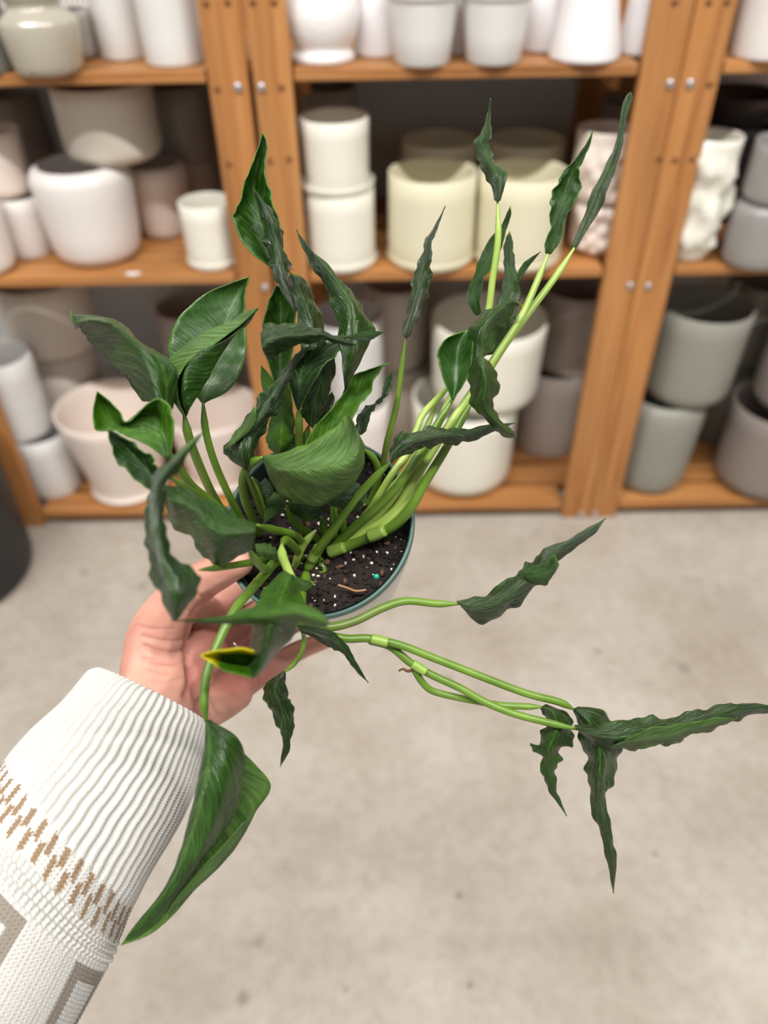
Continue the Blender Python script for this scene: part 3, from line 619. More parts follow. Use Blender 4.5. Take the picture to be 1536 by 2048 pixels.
# root twig and slow release pellet on the soil
c0 = depth(RC+ax*.011)
stem([(676, 1170, .486), (695, 1176, .484), (712, 1182, .482), (732, 1180, .483)], 2.5, 2.5, simple('root_tan', srgb(150, 112, 76), .8), 'root')
pp = P(753, 1153, .4795)
bm = bmesh.new(); bmesh.ops.create_uvsphere(bm, u_segments=16, v_segments=10, radius=.0018)
mk('fertilizer_pellet', np.array([v.co[:] for v in bm.verts])+pp, [[v.index for v in f.verts] for f in bm.faces], simple('pellet_teal', srgb(20, 150, 128), .4), plant); bm.free()

# ---- leaves
def yellow_tip(a, b=1.0, brown=None, hue=None):
    def f(col, u, v):
        m = np.clip((v-a)/(b-a), 0, 1)*np.ones_like(u)
        s = np.clip(m*2.2, 0, 1)
        col[..., :3] = col[..., :3]*(1-s[..., None])+np.array(hue or YEL)*s[..., None]; col[..., 3] = np.maximum(col[..., 3], s)
        if brown is not None:
            q = np.clip((v-brown)/.05, 0, 1)*np.ones_like(u)
            col[..., :3] = col[..., :3]*(1-q[..., None])+np.array(BRN)*q[..., None]; col[..., 3] = np.maximum(col[..., 3], q)
    return f
# back right group
leaf([[(1143, 492), (1150, 496), (1156, 492)], [(1152, 470), (1162, 470), (1172, 465)], [(1168, 430), (1180, 430), (1192, 432)], [(1178, 398), (1193, 398), (1210, 402)], [(1192, 368), (1205, 368), (1217, 372)], [(1206, 340), (1218, 342), (1230, 342)], [(1224, 305), (1232, 306), (1241, 306)], [(1233, 275), (1240, 276), (1247, 278)], [(1239, 245), (1245, 245), (1252, 243)], [(1243, 215), (1250, 216), (1258, 220)], [(1252, 192), (1258, 194), (1266, 196)], (1262, 183)], .495, (8, -4, 9), 1.0, label='long narrow twisted leaf reaching highest at the right')
leaf([[(1091, 505), (1096, 509), (1103, 506)], [(1092, 480), (1103, 482), (1118, 485)], [(1103, 450), (1112, 450), (1128, 448)], [(1099, 425), (1118, 425), (1136, 420)], [(1105, 395), (1128, 390), (1157, 395)], [(1112, 368), (1138, 360), (1159, 360)], [(1132, 340), (1148, 335), (1160, 335)], [(1152, 315), (1160, 315), (1168, 315)], [(1170, 292), (1174, 292), (1179, 292)], (1186, 261)], .485, (-2, 5, -2), 2.0, 5, label='broad ruffled leaf with pale midrib left of the tallest leaf')
leaf([[(988, 400), (995, 404), (1001, 401)], [(983, 372), (995, 375), (1008, 380)], [(967, 353), (990, 350), (1012, 346)], [(961, 328), (978, 328), (996, 328)], [(953, 308), (968, 310), (984, 308)], [(947, 290), (962, 288), (979, 289)], [(957, 272), (970, 272), (983, 273)], [(968, 250), (975, 250), (982, 250)], [(975, 225), (978, 225), (982, 225)], (981, 196)], .474, (6, -6, 4), 1.8, 4, label='kinked leaf on a tall upright stem before the cream pots')
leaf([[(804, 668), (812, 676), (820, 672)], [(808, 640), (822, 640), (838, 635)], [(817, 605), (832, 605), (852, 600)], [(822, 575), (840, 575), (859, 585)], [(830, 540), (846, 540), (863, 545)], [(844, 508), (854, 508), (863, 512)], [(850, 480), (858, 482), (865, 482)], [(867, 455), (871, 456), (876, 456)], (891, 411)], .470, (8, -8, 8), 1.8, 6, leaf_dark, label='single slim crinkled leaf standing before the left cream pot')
leaf([[(948, 628), (955, 631), (962, 625)], [(934, 600), (950, 600), (960, 600)], [(937, 575), (953, 572), (966, 562)], [(950, 545), (964, 545), (980, 540)], [(960, 512), (978, 515), (997, 510)], [(982, 475), (995, 478), (1006, 482)], [(1003, 450), (1008, 452), (1014, 455)], [(1014, 425), (1017, 426), (1022, 428)], (1021, 411)], .496, (4, 0, -6), 1.4, tip=yellow_tip(.9, 1.1))
leaf([[(1030, 570), (1036, 567), (1041, 560)], [(1033, 550), (1040, 548), (1046, 552)], [(1045, 528), (1052, 530), (1060, 530)], [(1060, 516), (1064, 517), (1070, 518)], (1081, 503)], .49, (3, -3, 3), .5)
leaf([[(985, 640), (1005, 645), (1030, 632)], [(1000, 585), (1018, 590), (1041, 585)], [(1007, 555), (1020, 555), (1036, 560)], [(1008, 520), (1018, 520), (1030, 525)], [(1007, 495), (1017, 495), (1027, 497)], [(1012, 475), (1018, 475), (1024, 475)], (1019, 462)], .488, (4, -5, 6), 1.4, tip=yellow_tip(.86, 1.15))
leaf([[(972, 710), (985, 708), (1004, 700)], [(988, 670), (1005, 670), (1024, 665)], [(1002, 640), (1018, 640), (1032, 630)], (1034, 610)], .484, (4, -2, 5), 1.0)
leaf([[(936, 750), (950, 742), (964, 718)], [(941, 700), (962, 700), (984, 700)], [(938, 668), (965, 662), (998, 668)], [(945, 645), (978, 640), (1012, 648)], [(972, 624), (1000, 620), (1026, 630)], [(1000, 607), (1014, 607), (1030, 616)], [(1026, 600), (1033, 605), (1037, 612)], (1046, 612)], .468, (4, -12, 8), 1.2, 4, tip=yellow_tip(.86, .96), label='folded leaf with a yellow tip among the right stems')
leaf([[(903, 795), (906, 800), (909, 793)], [(888, 760), (912, 765), (929, 765)], [(878, 725), (912, 730), (943, 730)], [(876, 705), (915, 700), (945, 700)], [(886, 685), (922, 678), (950, 668)], [(906, 671), (934, 660), (962, 645)]], .470, (-2, 8, -3), .3, 3, leaf_smooth, pleat=.15, label='dark cupped leaf in the middle of the right stems')
leaf([[(945, 718), (960, 712), (978, 722)], [(936, 745), (965, 735), (995, 750)], [(940, 775), (972, 768), (998, 772)], [(938, 797), (968, 795), (990, 797)], [(954, 825), (973, 820), (989, 820)], [(974, 843), (988, 838), (1001, 838)], [(992, 862), (1003, 853), (1018, 855)], [(1010, 875), (1020, 868), (1030, 866)], (1036, 875)], .432, (9, -12, 9), 1.3, 4, label='rolled leaf drooping over the right stems', pleat=.8)
leaf([[(780, 920), (784, 926), (792, 917)], [(781, 893), (800, 900), (822, 906)], [(799, 868), (822, 882), (850, 897)], [(835, 861), (850, 878), (872, 892)], [(872, 853), (885, 870), (900, 889)], [(905, 857), (913, 870), (930, 886)], [(940, 856), (946, 867), (958, 877)], [(985, 848), (986, 855), (990, 863)], (1034, 845)], .448, (6, -7, 5), 1.7, 5, leaf_dark, label='long ruffled leaf lying across the right stems above the pot rim')
# upper left group
leaf([[(538, 531), (550, 532), (566, 520)], [(505, 508), (535, 490), (564, 490)], [(478, 470), (522, 450), (558, 450)], [(467, 442), (515, 420), (550, 420)], [(475, 415), (508, 390), (541, 392)], [(487, 378), (508, 360), (533, 360)], [(496, 348), (514, 332), (528, 328)], [(512, 310), (521, 302), (534, 303)], [(520, 285), (526, 282), (532, 282)], (525, 265)], .475, (-5, 9, -5), .8, 5, leaf_top, label='tallest hooded leaf before the left double post')
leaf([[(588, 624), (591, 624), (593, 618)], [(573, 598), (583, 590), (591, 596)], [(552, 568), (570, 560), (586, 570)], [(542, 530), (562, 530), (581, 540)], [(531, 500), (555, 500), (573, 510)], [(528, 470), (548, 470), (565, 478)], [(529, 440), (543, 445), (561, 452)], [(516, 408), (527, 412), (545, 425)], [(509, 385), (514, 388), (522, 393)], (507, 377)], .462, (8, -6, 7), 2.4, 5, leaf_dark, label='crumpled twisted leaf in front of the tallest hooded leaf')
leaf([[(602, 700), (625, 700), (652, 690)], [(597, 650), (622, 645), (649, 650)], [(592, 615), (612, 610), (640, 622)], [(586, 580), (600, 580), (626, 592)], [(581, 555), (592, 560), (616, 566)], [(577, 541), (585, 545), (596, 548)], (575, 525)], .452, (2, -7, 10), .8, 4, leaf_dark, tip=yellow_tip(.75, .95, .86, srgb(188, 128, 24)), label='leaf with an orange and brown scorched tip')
leaf([[(552, 775), (560, 790), (570, 780)], [(536, 720), (560, 725), (582, 720)], [(527, 660), (560, 662), (589, 650)], [(532, 620), (562, 620), (593, 612)], [(543, 592), (560, 590), (581, 590)], (553, 570)], .490, (-3, 6, -3), .6, 4, leaf_top)
leaf([[(689, 775), (694, 780), (700, 770)], [(684, 730), (700, 730), (713, 738)], [(679, 690), (706, 700), (738, 690)], [(677, 655), (707, 648), (748, 660)], [(668, 622), (702, 608), (738, 635)], [(655, 582), (684, 578), (714, 600)], [(635, 550), (660, 544), (684, 562)], [(617, 520), (636, 517), (656, 530)], [(605, 495), (616, 494), (629, 507)], [(597, 475), (602, 476), (610, 483)], (593, 460)], .455, (3, -8, 12), 1.0, 5, leaf_top, label='large curved leaf left of the single slim leaf, tip up', pleat=.8)
leaf([[(660, 692), (670, 685), (680, 676)], [(690, 677), (695, 674), (700, 671)], [(715, 682), (722, 674), (720, 665)], [(740, 681), (746, 671), (742, 661)], (769, 664)], .428, (3, -2, 3), .3, 3, leaf_top)
leaf([[(640, 712), (655, 704), (669, 698)], [(620, 760), (645, 745), (671, 735)], [(606, 795), (635, 785), (661, 780)], [(602, 825), (625, 820), (649, 815)], [(611, 842), (622, 846), (636, 840)], (625, 857)], .474, (4, -4, 4), .8, 4, leaf_dark)
leaf([[(630, 855), (640, 848), (650, 840)], [(640, 815), (654, 815), (669, 802)], (664, 783)], .485, (2, -2, 2), .3, 3, leaf_dark)
leaf([[(593, 815), (597, 820), (602, 812)], [(582, 780), (600, 776), (620, 775)], [(574, 745), (606, 735), (651, 728)], [(588, 715), (632, 705), (684, 697)], [(612, 690), (650, 684), (700, 682)]], .462, (-3, 6, -4), .8, 4, leaf_dark, label='dark cupped leaf in the middle below the sideways leaf')
leaf([[(521, 668), (524, 695), (535, 721)], [(529, 650), (540, 680), (552, 715)], [(560, 646), (568, 672), (580, 695)], [(598, 648), (604, 670), (612, 688)], [(632, 655), (638, 668), (645, 682)], [(655, 665), (659, 675), (665, 685)], [(680, 674), (683, 682), (688, 692)], [(700, 681), (702, 687), (705, 692)], (714, 691)], .422, (6, -12, 6), 1.3, 5, leaf_dark, label='leaf bent sideways pointing right in the middle of the plant', pleat=.9)
leaf([[(545, 780), (562, 772), (578, 762)], [(543, 830), (565, 825), (586, 815)], [(532, 870), (562, 865), (589, 855)], [(536, 893), (560, 890), (584, 882)], [(548, 905), (557, 907), (566, 902)]], .480, (4, -5, 4), .6, 4, leaf_bright)
leaf([[(533, 800), (545, 795), (552, 780)], [(522, 765), (533, 765), (546, 758)], (522, 730)], .484, (2, -3, 2), .3, 3, leaf_bright)
leaf([[(556, 893), (560, 905), (572, 910)], [(570, 875), (585, 885), (600, 897)], [(600, 864), (606, 875), (614, 882)]], .486, (2, -3, 2), .3, 3, leaf_dark)
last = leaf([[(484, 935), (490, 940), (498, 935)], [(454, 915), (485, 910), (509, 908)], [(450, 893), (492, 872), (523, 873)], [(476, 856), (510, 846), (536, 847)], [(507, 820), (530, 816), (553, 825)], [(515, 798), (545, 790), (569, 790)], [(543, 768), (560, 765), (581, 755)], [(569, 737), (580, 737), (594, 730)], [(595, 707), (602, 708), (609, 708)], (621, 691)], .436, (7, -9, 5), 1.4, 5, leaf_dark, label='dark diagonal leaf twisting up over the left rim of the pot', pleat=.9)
leaf([[(452, 896, -2), (466, 888, -10), (474, 882, -11)], [(468, 866, 0), (487, 862, -11), (500, 860, -12)], [(490, 842, 0), (500, 845, -11), (510, 842, -12)], [(508, 812, 0), (511, 822, -10), (514, 828, -10)]], .436, (0, 0, 0), .2, 3, leaf_under, flip=False, wr=.2, of=last)
# left group
leaf([[(402, 803), (406, 807), (412, 803)], [(375, 770), (420, 762), (455, 782)], [(350, 735), (430, 722), (480, 745)], [(337, 705), (440, 680), (491, 700)], [(341, 668), (452, 640), (490, 655)], [(361, 630), (465, 610), (489, 612)], [(405, 591), (475, 588), (491, 580)], [(455, 569), (484, 570), (495, 565)], (498, 554)], .464, (1, 6, 1), .3, 4, leaf_smooth, label='broad flat pointed leaf before the left post', pleat=.08, wr=.5)
leaf([[(370, 830, -4), (368, 832, 0), (371, 833, 4), (372, 832, -2), (374, 830, -4)],
      [(358, 800, -8), (346, 795, -4), (372, 800, 10), (362, 785, -12), (385, 808, -6)],
      [(358, 752, -11), (331, 733, -3), (382, 760, 13), (371, 735, -14), (404, 780, -5)],
      [(388, 716, -12), (366, 696, -4), (408, 715, 12), (396, 705, -14), (427, 738, -5)],
      [(428, 690, -11), (412, 663, -4), (437, 690, 10), (428, 690, -12), (449, 700, -4)],
      [(464, 664, -8), (456, 647, -3), (468, 668, 6), (464, 672, -8), (474, 668, -3)],
      [(490, 643, -5), (482, 629, -2), (494, 640, 3), (492, 645, -4), (499, 645, -2)], (516, 617)], .435, (0,)*5, .5, 4, leaf_top, label='leaf folded lengthwise in front of the broad flat leaf', nu=6, pleat=.3)
leaf([[(285, 803), (318, 806), (344, 818), (346, 812)], [(262, 772), (305, 755), (353, 768), (350, 755)], [(238, 742), (285, 706), (340, 730), (345, 722)], [(214, 714), (255, 674), (297, 702), (308, 700)], [(189, 690), (222, 650), (262, 670), (284, 686)], [(164, 667), (182, 641), (222, 640), (248, 650)], [(157, 655), (161, 645), (176, 635), (205, 632)], [(150, 658), (148, 648), (146, 634), (144, 628)], (140, 621)], .415, (15, -13, 2, 17), .5, 4, leaf_top, label='big rolled leaf pointing to the upper left', nu=7, wr=.7, pleat=.3)
leaf([[(330, 913), (336, 917), (341, 910)], [(300, 893), (325, 866), (345, 868)], [(265, 876), (305, 835), (345, 832)], [(240, 866), (285, 828), (331, 805)], [(222, 859), (262, 846), (300, 802)], [(190, 858), (232, 850), (257, 846)], [(187, 835), (212, 815), (240, 824)], [(191, 800), (200, 795), (215, 800)], (195, 784)], .392, (-2, 7, -4), .6, 4, leaf_bright, label='saddle shaped leaf bending left under the big rolled leaf', pleat=.3)
leaf([[(318, 990), (325, 980), (330, 965)], [(290, 973), (305, 955), (313, 935)], [(261, 948), (285, 930), (306, 918)], [(237, 925), (262, 906), (286, 902)], [(223, 893), (242, 886), (259, 882)], [(218, 868), (226, 873), (236, 868)], (216, 857)], .372, (-2, 6, -2), 1.4, 4, leaf_dark, label='dark shrivelled leaf under the saddle shaped leaf')
leaf([[(345, 1240), (352, 1241), (360, 1235)], [(321, 1198), (350, 1195), (389, 1192)], [(305, 1160), (340, 1158), (403, 1152)], [(296, 1125), (325, 1125), (363, 1128)], [(293, 1085), (318, 1085), (341, 1095)], [(286, 1045), (308, 1050), (331, 1055)], [(295, 1005), (312, 1008), (330, 1010)], [(301, 965), (318, 968), (335, 968)], [(318, 937), (335, 940), (352, 948)], [(349, 911), (358, 915), (371, 918)], [(377, 884), (384, 887), (393, 886)], (414, 857)], .328, (6, -7, 8), 1.6, 6, leaf_dark, label='out of focus leaf hanging at the left, pale tip turned up', tip=lambda col, u, v: col.__setitem__((Ellipsis, 3), np.maximum(col[..., 3], np.clip((v-.78)/.15, 0, 1)*.5*np.ones_like(u))))
leaf([[(513, 1046), (511, 1062), (508, 1096)], [(475, 1031), (476, 1065), (480, 1113)], [(445, 1009), (440, 1065), (434, 1131)], [(415, 1001), (414, 1045), (404, 1113)], [(390, 984), (392, 1022), (385, 1079)], [(360, 971), (366, 1005), (355, 1063)], [(334, 972), (340, 998), (337, 1036)], (327, 984)], .385, (6, -12, 10), .7, 4, leaf_top, label='blurred drooping leaf at the left front of the pot')
leaf([[(548, 984), (558, 990), (573, 1006)], [(534, 1005), (548, 1010), (563, 1019)], [(528, 1028), (536, 1030), (546, 1034)], (527, 1048)], .474, (2, -3, 2), .4, 3, leaf_under)
leaf([[(568, 1003), (605, 1006), (642, 1001)], [(581, 1022), (610, 1022), (644, 1018)], [(602, 1039), (618, 1041), (636, 1039)]], .482, (2, -4, 2), .4, 3, leaf_top)
leaf([[(642, 1003), (645, 1006), (648, 1009)], [(680, 974), (678, 995), (675, 1016)], [(715, 966), (710, 995), (700, 1023)], [(735, 988), (731, 1003), (722, 1019)]], .470, (3, -4, 3), .5, 3, leaf_dark)
leaf([[(508, 955), (520, 965), (530, 955)], [(515, 985), (530, 985), (545, 975)], [(525, 1005), (535, 1005), (545, 1000)]], .500, (2, -3, 2), .4, 3, leaf_dark)
leaf([[(509, 1088), (512, 1100), (515, 1113)], [(530, 1086), (532, 1103), (535, 1119)], [(550, 1094), (551, 1108), (553, 1123)], (560, 1112)], .475, (3, -4, 3), 1.4, 5, leaf_under)
leaf([[(588, 1150), (592, 1165), (595, 1186)], [(605, 1158), (608, 1168), (610, 1183)], [(624, 1164), (625, 1168), (626, 1172)]], .478, (2, -3, 2), .5, 3, leaf_under)
# centre
leaf([[(712, 866), (722, 870), (733, 862)], [(712, 842), (725, 840), (741, 832)], [(726, 818), (738, 818), (751, 815)], [(749, 805), (757, 805), (766, 800)], [(764, 788), (770, 787), (779, 785)], [(768, 765), (777, 766), (786, 763)], (783, 740)], .474, (3, -3, 3), 2.2, 6, leaf_dark, label='small dark crinkled leaf right of the bright green leaf')
leaf([[(608, 892), (640, 897), (682, 882)], [(627, 858), (660, 860), (700, 850)], [(650, 832), (680, 829), (710, 822)], [(672, 807), (698, 800), (726, 803)], [(692, 781), (716, 779), (740, 783)], [(706, 754), (724, 756), (748, 760)], [(730, 742), (741, 744), (759, 743)], [(751, 736), (756, 734), (766, 732)], (780, 726)], .452, (2, 6, -3), .6, 4, leaf_bright, label='bright green leaf rising behind the big pale drooping leaf')
leaf([[(526, 911), (525, 917), (527, 923)], [(570, 904), (556, 935), (543, 966)], [(620, 884), (600, 940), (569, 996)], [(655, 866), (646, 935), (621, 1013)], [(680, 844), (687, 925), (671, 996)], [(690, 832), (713, 905), (716, 956)], [(693, 826), (716, 870), (732, 902)], [(696, 825), (708, 850), (723, 878)]], .432, (4, -15, 7), .5, 4, leaf_under, label='big pale green drooping leaf over the middle of the pot', pleat=.25,
     tip=lambda col, u, v: (col.__setitem__((Ellipsis, slice(0, 3)), srgb(120, 160, 50)), col.__setitem__((Ellipsis, 3), np.maximum(np.clip((.06-u)/.06, 0, 1)*.6*np.ones_like(v), 0))))
# lower right
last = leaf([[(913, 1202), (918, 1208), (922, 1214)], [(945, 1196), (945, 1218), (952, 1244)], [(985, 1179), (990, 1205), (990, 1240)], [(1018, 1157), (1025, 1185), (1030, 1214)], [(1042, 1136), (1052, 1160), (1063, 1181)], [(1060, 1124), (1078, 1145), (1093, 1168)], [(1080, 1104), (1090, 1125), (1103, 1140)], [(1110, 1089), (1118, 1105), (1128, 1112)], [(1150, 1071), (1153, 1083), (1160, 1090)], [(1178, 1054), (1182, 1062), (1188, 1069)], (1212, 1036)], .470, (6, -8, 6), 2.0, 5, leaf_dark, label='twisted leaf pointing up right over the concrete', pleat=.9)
leaf([[(1043, 1142), (1049, 1152), (1053, 1162)], [(1064, 1133), (1070, 1152), (1076, 1170)], [(1090, 1124), (1094, 1146), (1100, 1160)], [(1110, 1108), (1114, 1118), (1119, 1130)]], .462, (2, -3, 3), .8, 3, leaf_top, label='flap of the twisted leaf folded forward', of=last)
leaf([[(1080, 1417), (1085, 1412), (1092, 1408)], [(1088, 1432), (1105, 1423), (1131, 1424)], [(1090, 1455), (1115, 1452), (1147, 1455)], [(1079, 1478), (1105, 1480), (1144, 1482)], [(1062, 1490), (1098, 1500), (1126, 1500)], [(1079, 1512), (1098, 1520), (1119, 1522)], [(1082, 1540), (1098, 1545), (1113, 1545)], [(1090, 1565), (1100, 1568), (1112, 1572)], [(1105, 1593), (1112, 1595), (1120, 1597)], (1134, 1633)], .472, (5, -8, 6), 2.4, 5, leaf_top, label='short crumpled leaf hanging at the lower right, left of the long one')
leaf([[(1145, 1418), (1150, 1416), (1156, 1413)], [(1155, 1450), (1175, 1438), (1206, 1421)], [(1162, 1485), (1195, 1475), (1238, 1458)], [(1171, 1520), (1200, 1515), (1241, 1510)], [(1176, 1555), (1198, 1555), (1231, 1552)], [(1178, 1590), (1195, 1590), (1214, 1585)], [(1188, 1635), (1202, 1635), (1218, 1632)], [(1203, 1675), (1213, 1675), (1225, 1672)], [(1212, 1715), (1222, 1715), (1232, 1705)], [(1219, 1750), (1225, 1750), (1232, 1745)], (1227, 1788)], .468, (6, -8, 7), 2.0, 5, leaf_dark, label='long narrow leaf hanging straight down at the lower right')
last = leaf([[(1148, 1450), (1155, 1460), (1162, 1468)], [(1185, 1449), (1190, 1470), (1195, 1491)], [(1230, 1443), (1235, 1475), (1240, 1501)], [(1275, 1434), (1285, 1465), (1295, 1491)], [(1320, 1436), (1325, 1465), (1335, 1490)], [(1365, 1429), (1370, 1450), (1380, 1473)], [(1405, 1416), (1412, 1440), (1420, 1460)], [(1450, 1409), (1455, 1428), (1462, 1447)], [(1485, 1406), (1490, 1420), (1495, 1432)], [(1530, 1409), (1533, 1418), (1536, 1426)], (1578, 1412)], .455, (4, -9, 7), 1.8, 6, leaf_dark, label='long ruffled leaf reaching the right edge of the photo', pleat=.9)
leaf([[(1220, 1497, 0), (1235, 1488, -7), (1252, 1480, -9)], [(1262, 1497, 0), (1280, 1480, -9), (1296, 1458, -11)], [(1320, 1491, 2), (1330, 1474, -8), (1340, 1452, -10)], [(1372, 1474, 2), (1380, 1460, -8), (1388, 1444, -9)], [(1425, 1457, 1), (1430, 1448, -6), (1436, 1436, -7)], (1475, 1437, 0)], .4545, (0, 0, 0), .8, 4, leaf_under, wr=.3, of=last)
# lower left and front
leaf([[(563, 1344), (568, 1342), (572, 1347)], [(537, 1362), (555, 1362), (572, 1365)], [(524, 1382), (550, 1385), (576, 1388)], [(534, 1408), (560, 1408), (583, 1405)], [(548, 1438), (568, 1437), (589, 1432)], [(558, 1460), (572, 1460), (587, 1458)], [(566, 1483), (573, 1484), (581, 1484)], [(563, 1505), (570, 1506), (578, 1505)], (560, 1534)], .500, (4, -7, 4), 1.4, 5, leaf_dark, label='small leaf hanging below the hand in front of the floor', pleat=.9)
leaf([[(592, 1247), (596, 1255), (602, 1265)], [(630, 1253), (630, 1265), (632, 1279)], [(660, 1261), (658, 1275), (658, 1296)], [(685, 1279), (680, 1290), (678, 1302)], [(702, 1303), (698, 1312), (696, 1321)], [(717, 1331), (713, 1337), (712, 1343)], (737, 1366)], .440, (4, -6, 4), 1.2, 4, leaf_dark, label='small drooping leaf in front of the white pot wall')
last = leaf([[(420, 1440, 4), (411, 1440, 0), (418, 1442, -2), (424, 1442, 0)], [(470, 1490, 14), (409, 1490, 0), (440, 1480, -9), (471, 1471, -2)], [(520, 1540, 20), (404, 1530, 0), (447, 1525, -13), (491, 1515, 0)], [(542, 1575, 22), (395, 1575, 0), (442, 1575, -14), (487, 1560, 0)], [(513, 1620, 20), (382, 1632, 0), (427, 1630, -13), (472, 1615, 2)], [(483, 1675, 16), (367, 1685, 0), (404, 1685, -11), (446, 1668, 2)], [(446, 1725, 13), (348, 1742, 0), (376, 1738, -9), (409, 1715, 2)], [(393, 1775, 9), (320, 1790, 0), (342, 1787, -6), (369, 1770, 1)], [(346, 1830, 5), (285, 1833, 0), (302, 1836, -3), (335, 1818, 0)], [(300, 1868, 2), (262, 1862, 0), (270, 1866, -1), (293, 1862, 0)], (242, 1890)], .402, (0,)*4, .5, 4, leaf_top, label='biggest leaf, folded lengthwise, hanging at the bottom beside the sleeve', nu=8, nv=8, pleat=.45, wr=.4)
leaf([[(488, 1645, 5), (500, 1635, 8), (512, 1618, 13)], [(448, 1690, 3), (466, 1690, 6), (484, 1676, 11)], [(405, 1735, 2), (426, 1738, 5), (447, 1726, 9)], [(352, 1800, 1), (372, 1793, 3), (394, 1776, 6)], (330, 1835, 2)], .400, (0, 0, 0), .2, 3, leaf_under, wr=.2, pleat=.1, of=last)
leaf([[(568, 1140), (580, 1147), (588, 1150)], [(545, 1160), (572, 1168), (597, 1172)], [(524, 1186), (562, 1195), (606, 1195)], [(508, 1216), (555, 1224), (614, 1222)], [(500, 1250), (550, 1255), (610, 1250)]], .400, (3, -6, 3), .5, 3, leaf_bright, label='pale folded leaf over the front rim of the pot')
last = leaf([[(505, 1240), (545, 1232), (600, 1240)], [(503, 1272), (535, 1270), (582, 1280)], [(500, 1300), (530, 1305), (552, 1308)], [(496, 1330), (520, 1334), (540, 1328)], [(488, 1352), (508, 1357), (526, 1344)]], .352, (6, -12, 6), .2, 3, leaf_dark, pleat=.3, wr=.4)
leaf([[(508, 1303), (510, 1325), (503, 1354)], [(482, 1297), (480, 1322), (476, 1348)], [(450, 1301), (448, 1318), (445, 1339)], [(428, 1303), (427, 1313), (426, 1325)], (402, 1311)], .346, (-6, 16, -7), .1, 3, leaf_bright, pleat=.05, wr=.15, label='rolled leaf end with a bright yellow tip before the palm',
     tip=lambda col, u, v: (col.__setitem__((Ellipsis, slice(0, 3)), YEL), col.__setitem__((Ellipsis, 3), np.maximum(np.clip((.22-u)/.14, 0, 1)*np.ones_like(v), np.clip((v-.55)/.2, 0, 1)*np.ones_like(u)))), of=last)
leaf([[(656, 1238), (657, 1247), (652, 1256)], [(632, 1217), (631, 1235), (630, 1253)], [(590, 1206), (590, 1225), (592, 1245)], [(540, 1209), (540, 1230), (545, 1249)], [(490, 1218), (490, 1234), (490, 1249)], [(445, 1232), (445, 1240), (445, 1248)], [(400, 1237), (400, 1242), (400, 1246)], (341, 1241)], .340, (6, -8, 4), .8, 4, leaf_bright, label='blurred leaf pointing left across the front of the pot')

# ------------------------------------------------------------------ the hand with its sleeve
def skin_mat():
    m, nt, b = new_mat('skin'); b.inputs['Roughness'].default_value = .5; b.inputs['Specular IOR Level'].default_value = .35
    b.inputs['Subsurface Weight'].default_value = .12; b.inputs['Subsurface Radius'].default_value = (.012, .004, .002); b.inputs['Subsurface Scale'].default_value = .4
    tc = N(nt, 'ShaderNodeTexCoord'); n = N(nt, 'ShaderNodeTexNoise', Scale=28.0, Detail=4.0); L(nt, tc.outputs['Object'], n.inputs['Vector'])
    r = ramp(nt, [(.3, srgb(190, 132, 116)), (.7, srgb(208, 160, 140))]); L(nt, n.outputs['Fac'], r.inputs['Fac'])
    at = N(nt, 'ShaderNodeAttribute'); at.attribute_name = 'tint'
    mx = N(nt, 'ShaderNodeMix', data_type='RGBA'); L(nt, at.outputs['Alpha'], mx.inputs[0]); L(nt, r.outputs['Color'], mx.inputs[6]); L(nt, at.outputs['Color'], mx.inputs[7])
    L(nt, mx.outputs[2], b.inputs['Base Color'])
    n2 = N(nt, 'ShaderNodeTexNoise', Scale=700.0, Detail=3.0); L(nt, tc.outputs['Object'], n2.inputs['Vector'])
    bp = N(nt, 'ShaderNodeBump', Strength=.18, Distance=.0006); L(nt, n2.outputs['Fac'], bp.inputs['Height']); L(nt, bp.outputs['Normal'], b.inputs['Normal'])
    return m
bones = [  # chains of (px, py, depth, radius in metres)
    [(200, 1560, .462, .027), (262, 1465, .486, .027), (315, 1395, .508, .027), (360, 1350, .53, .024), (400, 1310, .55, .021)],
    [(300, 1400, .508, .022), (305, 1330, .518, .0215), (318, 1265, .522, .0205), (352, 1208, .517, .0165), (395, 1168, .509, .0138), (438, 1142, .498, .0125), (478, 1124, .488, .0100)],   # thumb
    [(345, 1330, .540, .022), (385, 1270, .562, .017), (428, 1225, .580, .0125), (495, 1165, .600, .0095), (560, 1125, .612, .0085), (620, 1100, .612, .0078)],
    [(365, 1350, .545, .022), (410, 1300, .570, .017), (455, 1268, .588, .0125), (525, 1215, .606, .0095), (600, 1180, .612, .0085), (670, 1160, .610, .0078)],
    [(380, 1372, .545, .022), (425, 1338, .568, .018), (472, 1312, .585, .0120), (548, 1265, .604, .0092), (618, 1235, .609, .0083), (690, 1215, .606, .0076)],
    [(375, 1400, .535, .023), (425, 1382, .556, .020), (480, 1366, .574, .0135), (545, 1330, .594, .0098), (600, 1300, .602, .0082), (652, 1280, .600, .0070)],
    [(330, 1420, .515, .024), (385, 1408, .535, .022), (432, 1398, .552, .018), (470, 1385, .565, .014)],
    [(350, 1215, .530, .014), (395, 1215, .555, .013), (425, 1230, .577, .011)],   # web
]
bm = bmesh.new()
for ch in bones:
    a = np.array(ch); pts = catmull(a, 12)
    W = Pn(pts[:, :3])
    for q, r in zip(W, pts[:, 3]):
        bmesh.ops.create_icosphere(bm, subdivisions=2, radius=r, matrix=Matrix.Translation(q.tolist()))
me = bpy.data.meshes.new('hand_raw'); bm.to_mesh(me); bm.free()
tmp = bpy.data.objects.new('hand_raw', me); COL.objects.link(tmp)
md = tmp.modifiers.new('r', 'REMESH'); md.mode = 'VOXEL'; md.voxel_size = .0013
sm = tmp.modifiers.new('s', 'SMOOTH'); sm.factor = .5; sm.iterations = 14
